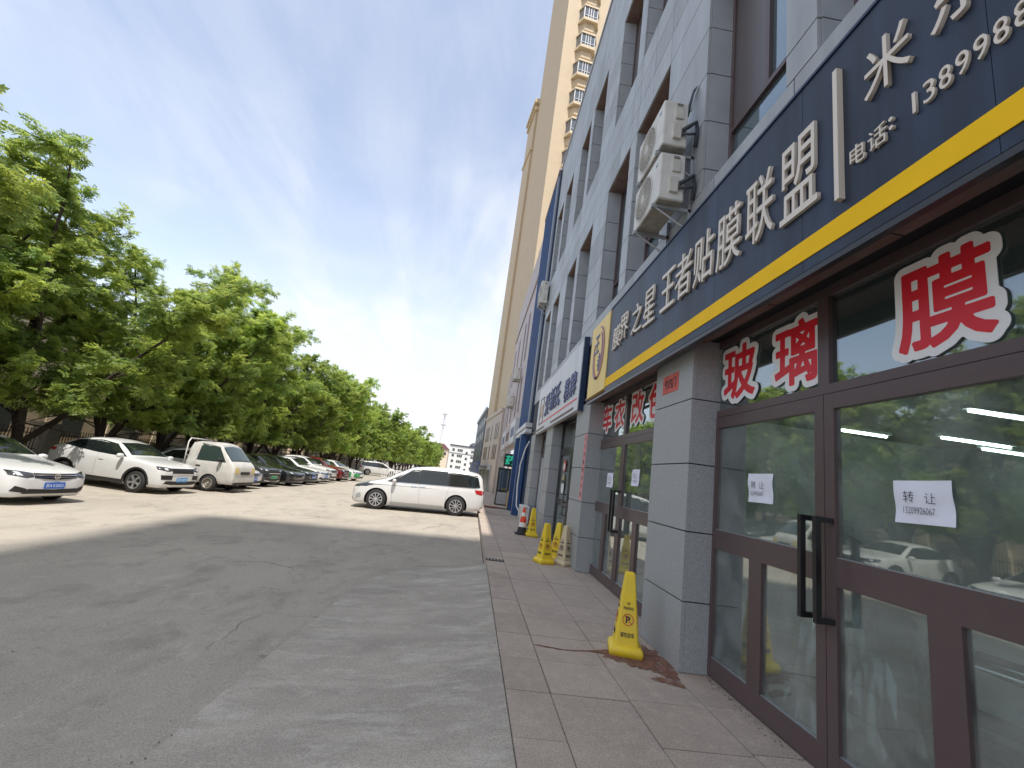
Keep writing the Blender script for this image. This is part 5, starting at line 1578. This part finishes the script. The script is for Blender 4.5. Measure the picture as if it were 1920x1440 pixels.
# --- crossover
XRV = {}
XRV["body"] = CarBody([(2.16, .36, .55, .68, .36, .76, .02), (2.12, .28, .70, .76, .52, .84, .03), (2.0, .23, .83, .84, .66, .92, .04), (1.7, .22, .88, .93, .74, 1.00, .04), (1.2, .22, .90, .98, .76, 1.07, .04), (0.95, .22, .90, 1.0, .76, 1.10, .04), (0.5, .22, .90, 1.03, .68, 1.35, .06), (0.1, .22, .90, 1.05, .61, 1.53, .06), (-.4, .22, .90, 1.07, .60, 1.60, .07), (-1.0, .22, .90, 1.10, .59, 1.57, .07), (-1.5, .24, .89, 1.13, .60, 1.44, .07), (-1.85, .30, .86, 1.12, .62, 1.26, .06), (-2.05, .36, .80, 1.02, .62, 1.14, .05), (-2.13, .44, .70, .92, .55, 1.02, .05)], (1.30, -1.31), 0.345)
XRV["wheel_r"] = .345; XRV["axles"] = (1.30, -1.31); XRV["track"] = .78; XRV["mirror"] = (0.68, 0.99, 1.09); XRV["plate"] = (2.175, .50)
XRV["patches"] = [
    ("windshield", 'front', [(-.70, 1.13), (0, 1.145), (.70, 1.13)], [(-.56, 1.47), (0, 1.505), (.56, 1.47)], "GLASS", False, .006),
    ("rear_window", 'rear', [(-.58, 1.20), (.58, 1.20)], [(-.52, 1.46), (.52, 1.46)], "GLASS", False, .006),
    ("side_window", 'side', [(.78, 1.06), (-.30, 1.10), (-1.62, 1.22)], [(.16, 1.43), (-.40, 1.50), (-1.30, 1.41)], "GLASS", True, .005),
    ("headlight", 'front', [(.45, .78), (.62, .76), (.83, .80)], [(.45, .86), (.66, .885), (.83, .895)], "lamp_dark", True, .008),
    ("headlight_lens", 'front', [(.60, .79), (.70, .80)], [(.60, .85), (.70, .86)], "lamp_clear", True, .011),
    ("grille", 'front', [(-.45, .70), (0, .69), (.45, .70)], [(-.45, .86), (0, .86), (.45, .86)], "car_black", False, .008),
    ("grille_bar", 'front', [(-.50, .67), (.50, .67)], [(-.50, .70), (.50, .70)], "chrome", False, .012),
    ("lower_intake", 'front', [(-.70, .34), (0, .33), (.70, .34)], [(-.62, .46), (0, .44), (.62, .46)], "car_black", False, .007),
    ("fog_recess", 'front', [(.42, .50), (.76, .50)], [(.42, .64), (.78, .64)], "car_black", True, .007),
    ("skid_trim", 'front', [(.30, .30), (.70, .33)], [(.30, .325), (.70, .37)], "chrome", True, .010),
    ("tail_light", 'side', [(-1.78, .98), (-2.06, 1.0)], [(-1.70, 1.08), (-2.02, 1.10)], "lamp_red", True, .009),
    ("tail_light", 'rear', [(.45, .96), (.78, .98)], [(.45, 1.08), (.74, 1.10)], "lamp_red", True, .009),
    ("sill_trim", 'side', [(.88, .23), (-.9, .23)], [(.88, .36), (-.9, .36)], "car_black", True, .006),
    ("door_seam", 'side', [(-.20, .40), (-.205, .40)], [(-.20, 1.08), (-.205, 1.08)], "car_black", True, .004),
    ("door_handle", 'side', [(.05, .90), (-.13, .90)], [(.05, .93), (-.13, .93)], "paint_white", True, .018),
]
def arch(ax, r, a, b, n=14):
    f = lambda k: [(ax + k * math.cos(R(t)), r * 0.98 + k * math.sin(R(t))) for t in np.linspace(-6, 186, n)]
    return f(r * a), f(r * b)
for _ax_ in XRV["axles"]:
    XRV["patches"].append(("arch_trim", 'side', *arch(_ax_, .345, 1.175, 1.36), "car_black", True, .010))
# --- people carrier
MPV = {}
MPV["body"] = CarBody([(2.42, .30, .56, .62, .36, .70, .02), (2.38, .24, .72, .70, .52, .80, .03), (2.2, .19, .85, .80, .68, .90, .04), (1.85, .18, .92, .90, .78, 1.00, .04), (1.5, .18, .935, .96, .80, 1.08, .04), (1.28, .18, .935, .985, .80, 1.14, .04), (0.8, .18, .935, 1.0, .74, 1.42, .05), (0.3, .18, .935, 1.01, .68, 1.63, .06), (-.4, .18, .935, 1.02, .68, 1.71, .07), (-1.2, .18, .935, 1.03, .68, 1.70, .07), (-1.9, .19, .93, 1.03, .67, 1.67, .07), (-2.2, .22, .925, 1.03, .66, 1.62, .07), (-2.34, .26, .90, 1.02, .66, 1.48, .06), (-2.42, .34, .84, .98, .66, 1.14, .05)], (1.52, -1.41), 0.36)
MPV["wheel_r"] = .36; MPV["axles"] = (1.52, -1.41); MPV["track"] = .815; MPV["mirror"] = (0.92, 1.03, 1.08); MPV["plate"] = (2.435, .45)
MPV["patches"] = [
    ("windshield", 'front', [(-.74, 1.16), (0, 1.18), (.74, 1.16)], [(-.62, 1.56), (0, 1.60), (.62, 1.56)], "GLASS", False, .006),
    ("rear_window", 'rear', [(-.62, 1.10), (.62, 1.10)], [(-.56, 1.48), (.56, 1.48)], "GLASS", False, .006),
    ("pillar_trim", 'side', [(1.06, 1.02), (-2.28, 1.08)], [(.32, 1.53), (-2.16, 1.53)], "car_black", True, .003),
    ("side_window", 'side', [(.98, 1.03), (.10, 1.04)], [(.36, 1.50), (.06, 1.565)], "GLASS", True, .005),
    ("side_window", 'side', [(.06, 1.04), (-1.00, 1.06)], [(.02, 1.57), (-1.00, 1.575)], "GLASS", True, .0065),
    ("side_window", 'side', [(-1.03, 1.06), (-2.26, 1.09)], [(-1.03, 1.575), (-2.14, 1.52)], "GLASS", True, .005),
    ("quarter_trim", 'side', [(1.22, 1.03), (1.0, 1.035)], [(1.12, 1.09), (.62, 1.36)], "car_black", True, .005),
    ("chrome_line", 'side', [(1.10, 1.015), (-2.22, 1.055)], [(1.10, 1.028), (-2.22, 1.07)], "chrome", True, .009),
    ("headlight", 'front', [(.50, .74), (.68, .74), (.90, .80)], [(.50, .82), (.70, .86), (.92, .92)], "lamp_dark", True, .008),
    ("headlight", 'side', [(2.24, .75), (1.92, .86)], [(2.20, .86), (1.80, .965)], "lamp_dark", True, .009),
    ("grille", 'front', [(-.48, .56), (.48, .56)], [(-.48, .80), (.48, .80)], "car_black", False, .008),
    ("lower_intake", 'front', [(-.7, .28), (.7, .28)], [(-.62, .40), (.62, .40)], "car_black", False, .007),
    ("fog_trim", 'side', [(2.26, .36), (2.06, .40)], [(2.24, .50), (2.10, .56)], "galvanised", True, .008),
    ("tail_light", 'side', [(-2.14, .86), (-2.37, .82)], [(-2.06, 1.00), (-2.34, 1.0)], "lamp_red", True, .009),
    ("tail_light", 'rear', [(.5, .86), (.86, .86)], [(.5, .98), (.86, .98)], "lamp_red", True, .009),
    ("sill_trim", 'side', [(1.0, .20), (-.95, .20)], [(1.0, .32), (-.95, .32)], "galvanised", True, .005),
    ("door_seam", 'side', [(.95, .30), (.955, .30)], [(1.0, 1.01), (1.006, 1.01)], "car_black", True, .004),
    ("door_seam", 'side', [(-.06, .30), (-.066, .30)], [(.03, 1.02), (.024, 1.02)], "car_black", True, .004),
    ("door_seam", 'side', [(-1.0, .50), (-1.006, .50)], [(-1.08, 1.03), (-1.086, 1.03)], "car_black", True, .004),
    ("door_handle", 'side', [(.32, .915), (.10, .92)], [(.32, .945), (.10, .95)], "chrome", True, .02),
    ("door_handle", 'side', [(-.02, .92), (-.22, .925)], [(-.02, .95), (-.22, .955)], "chrome", True, .02),
]
# --- small truck cab
TRK = {}
TRK["body"] = CarBody([(1.04, .36, .66, .70, .58, .80, .02), (1.02, .32, .73, .84, .66, .94, .03), (.94, .30, .76, .98, .68, 1.08, .04), (.82, .30, .77, 1.08, .68, 1.20, .04), (.52, .30, .77, 1.12, .66, 1.52, .05), (.28, .30, .77, 1.13, .64, 1.76, .05), (.0, .30, .77, 1.14, .64, 1.86, .06), (-.55, .30, .77, 1.14, .64, 1.86, .06), (-.78, .30, .77, 1.13, .64, 1.80, .06), (-.86, .32, .75, 1.12, .63, 1.66, .06)], (0.12,), 0.30)
TRK["wheel_r"] = .30; TRK["axles"] = (.12, -2.2); TRK["track"] = .66; TRK["mirror"] = (.46, .86, 1.20); TRK["mirror_mat"] = "car_black"; TRK["plate"] = (1.03, .44)
TRK["patches"] = [
    ("windshield", 'front', [(-.63, 1.20), (0, 1.22), (.63, 1.20)], [(-.58, 1.68), (0, 1.73), (.58, 1.68)], "GLASS", False, .006),
    ("side_window", 'side', [(.58, 1.14), (-.46, 1.15)], [(.24, 1.64), (-.40, 1.72)], "GLASS", True, .006),
    ("headlight", 'front', [(.42, .72), (.69, .74)], [(.44, .94), (.67, .97)], "lamp_amber", True, .010),
    ("windshield_trim", 'front', [(-.67, 1.17), (0, 1.185), (.67, 1.17)], [(-.61, 1.72), (0, 1.765), (.61, 1.72)], "car_black", False, .003),
    ("window_trim", 'side', [(.64, 1.11), (-.50, 1.12)], [(.25, 1.68), (-.44, 1.76)], "car_black", True, .003),
    ("grille", 'front', [(-.36, .70), (.36, .70)], [(-.30, .80), (.30, .80)], "car_black", False, .010),
    ("lower_valance", 'front', [(-.66, .31), (.66, .31)], [(-.68, .40), (.68, .40)], "car_black", False, .034),
    ("bumper", 'front', [(-.68, .36), (0, .35), (.68, .36)], [(-.68, .60), (0, .60), (.68, .60)], "paint_cream", False, .03),
    ("bumper_side", 'side', [(.97, .36), (.62, .36)], [(.97, .60), (.62, .60)], "paint_cream", True, .02),
    ("nose_scuff", 'front', [(-.2, .66), (.2, .66)], [(-.34, .80), (.34, .80)], "ac_bottom", False, .006),
    ("door_seam", 'side', [(-.52, .34), (-.525, .34)], [(-.52, 1.64), (-.525, 1.64)], "car_black", True, .004),
    ("door_seam", 'side', [(.56, .62), (.565, .62)], [(.56, 1.02), (.565, 1.02)], "car_black", True, .004),
    ("door_handle", 'side', [(-.28, .90), (-.46, .90)], [(-.28, .94), (-.46, .94)], "car_black", True, .015),
]
def truck_bed(t, K):
    b = MB(); b.box(-3.0, -.90, -.76, .76, .58, .64)
    sub("bed_floor", mesh("bed_floor", b.v, b.f, "paint_cream"), t)
    for nm, a in (("bed_side", (-3.0, -.90, .74, .78, .62, .92)), ("bed_side", (-3.0, -.90, -.78, -.74, .62, .92)), ("tailgate", (-3.04, -3.0, -.76, .76, .62, .92))):
        m = MB(); m.box(*a); sub(nm, mesh(nm, m.v, m.f, "paint_cream"), t)
    m = MB(); m.box(-2.9, .4, -.35, .35, .34, .50); sub("chassis", mesh("chassis", m.v, m.f, "wheel_well"), t)
    h = MB()
    h.tube([(-.96, -.72, .64), (-.96, -.72, 1.76), (-.96, -.62, 1.90), (-.96, .62, 1.90), (-.96, .72, 1.76), (-.96, .72, .64)], 0.026, 8)
    for y in (-.36, 0, .36): h.tube([(-.96, y, .64), (-.96, y, 1.78)], 0.014, 6)
    h.tube([(-.96, -.72, 1.25), (-.96, .72, 1.25)], 0.014, 6)
    sub("headboard_frame", mesh("headboard", h.v, h.f, "ac_white", True), t)

CARS = "cars parked in a row under the trees"
def emblem(t, K):
    for r0, r1 in ((0.052, 0.064),):
        m = MB(); m.lathe([(r0, 0.0), (r0, 0.010), (r1, 0.010), (r1, 0.0)], 26, 'X')
        e = sub("emblem", mesh("emblem", m.v, m.f, "chrome"), t, (2.335, 0, .675))
    for txt, z in (("V", .024), ("W", -.020)):
        me = text_mesh(txt, "chrome", 0.040, 0.062, 0.004, 0.01); me.transform(M_FRONT)
        sub("emblem_mark", me, e, (0.006, 0, z))
assemble("sedan", "white sedan with blue plate nearest on the left, cut by the picture's edge", -11.90, 11.95, R(-9), "paint_white", SED, "split", "新A·K20G2", "plate_blue", CARS, extra=emblem)
assemble("crossover", "white crossover dappled by tree shade between the sedan and the truck", -11.75, 16.62, R(-9), "paint_white", XRV, "five", "新A·6J75", "plate_light_blue", CARS)
assemble("truck", "small cream truck with open bed and bare steel wheels", -9.90, 18.98, R(-4), "paint_cream", TRK, "steel", "新A2107", "plate_blue", None, "car_glass_green", truck_bed, "parked_truck", "truck")
assemble("sedan", "white sedan peeking out behind the small truck's front", -11.75, 21.2, R(-5), "paint_pearl", SED, "split", "新A50P1", "plate_blue", CARS)
assemble("crossover", "dark grey hatchback with green plate beside the white sedan's nose", -11.75, 23.6, R(-6), "paint_graphite", XRV, "five", "新AD08812", "plate_green", CARS)
assemble("sedan", "black hatchback with bright round headlight", -11.55, 25.9, R(-5), "paint_black", SED, "split", None, "plate_blue", CARS)
assemble("sedan", "dark teal saloon right of the black hatchback", -11.6, 28.3, R(-5), "paint_teal_black", SED, "split", "新A70K2", "plate_blue", CARS)
assemble("sedan", "white saloon in mid row with dark lower grille", -11.6, 30.6, R(-5), "paint_white", SED, "split", "新A93C5", "plate_blue", CARS)
assemble("crossover", "white crossover just left of the dark red car", -11.7, 33.1, R(-5), "paint_pearl", XRV, "five", None, "plate_blue", CARS)
assemble("crossover", "dark red crossover in the far part of the row", -11.6, 36.0, R(-5), "paint_red", XRV, "five", None, "plate_blue", CARS)
def green_flank(t, K):
    for v, f in [K["body"].patch('side', [(1.95, .32), (1.0, .34)], [(1.95, .72), (1.0, .70)], .01, side=-1)]:
        sub("green_panel", mesh("green_panel", v, f, "paint_green", True), t)
    for v, f in [K["body"].patch('front', [(-.8, .34), (.0, .34)], [(-.8, .62), (.0, .62)], .01)]:
        sub("green_panel", mesh("green_panel", v, f, "paint_green", True), t)
assemble("sedan", "white car with bright green lower flank past the red one", -11.4, 39.2, R(-12), "paint_white", SED, "split", None, "plate_green", CARS, extra=green_flank)
assemble("mpv", "cream white van parked farthest along, side on behind the white people carrier's nose", -11.6, 58.0, R(20), "paint_pearl", MPV, "ten", None, "plate_blue", CARS)
assemble("sedan", "white car in the shade behind the small truck", -15.4, 25.2, R(80), "paint_white", SED, "split", None, "plate_blue", None)
assemble("mpv", "white people carrier parked square to the kerb in the middle of the picture", -1.88, 18.25, R(180 + 3), "paint_pearl", MPV, "ten", None, "plate_blue", None, "car_glass", None)
w = assemble("sedan", "white car parked inside the workshop behind the glass doors", 5.9, 3.3, R(197), "paint_white", SED, "split", None, "plate_blue", None, name="workshop_car")
w.location.z = 0.015; w.rotation_euler = (0, 0, R(197))
# white crash barrier far down the road
for i in range(3):
    y = 52 + i * 2.2
    g = thing("road_barrier", "white upright bar road barrier far down the road, %s" % ("nearest of three", "middle of three", "farthest of three")[i], "barrier", (-9.4 + i * 0.4, y, road_z(-9)), group="white road barriers")
    for k in range(9):
        m = MB(); m.tube([(0, 0, 0.05), (0, 0, 0.95)], 0.025, 6); m.build("bar", "sticker_white", g, (-9.9 + k * 0.24 + i * 0.4, y, road_z(-9)))
    for z in (0.12, 0.92):
        box("rail", -9.95 + i * 0.4, -7.9 + i * 0.4, y - 0.02, y + 0.02, road_z(-9) + z, road_z(-9) + z + 0.05, "sticker_white", g)
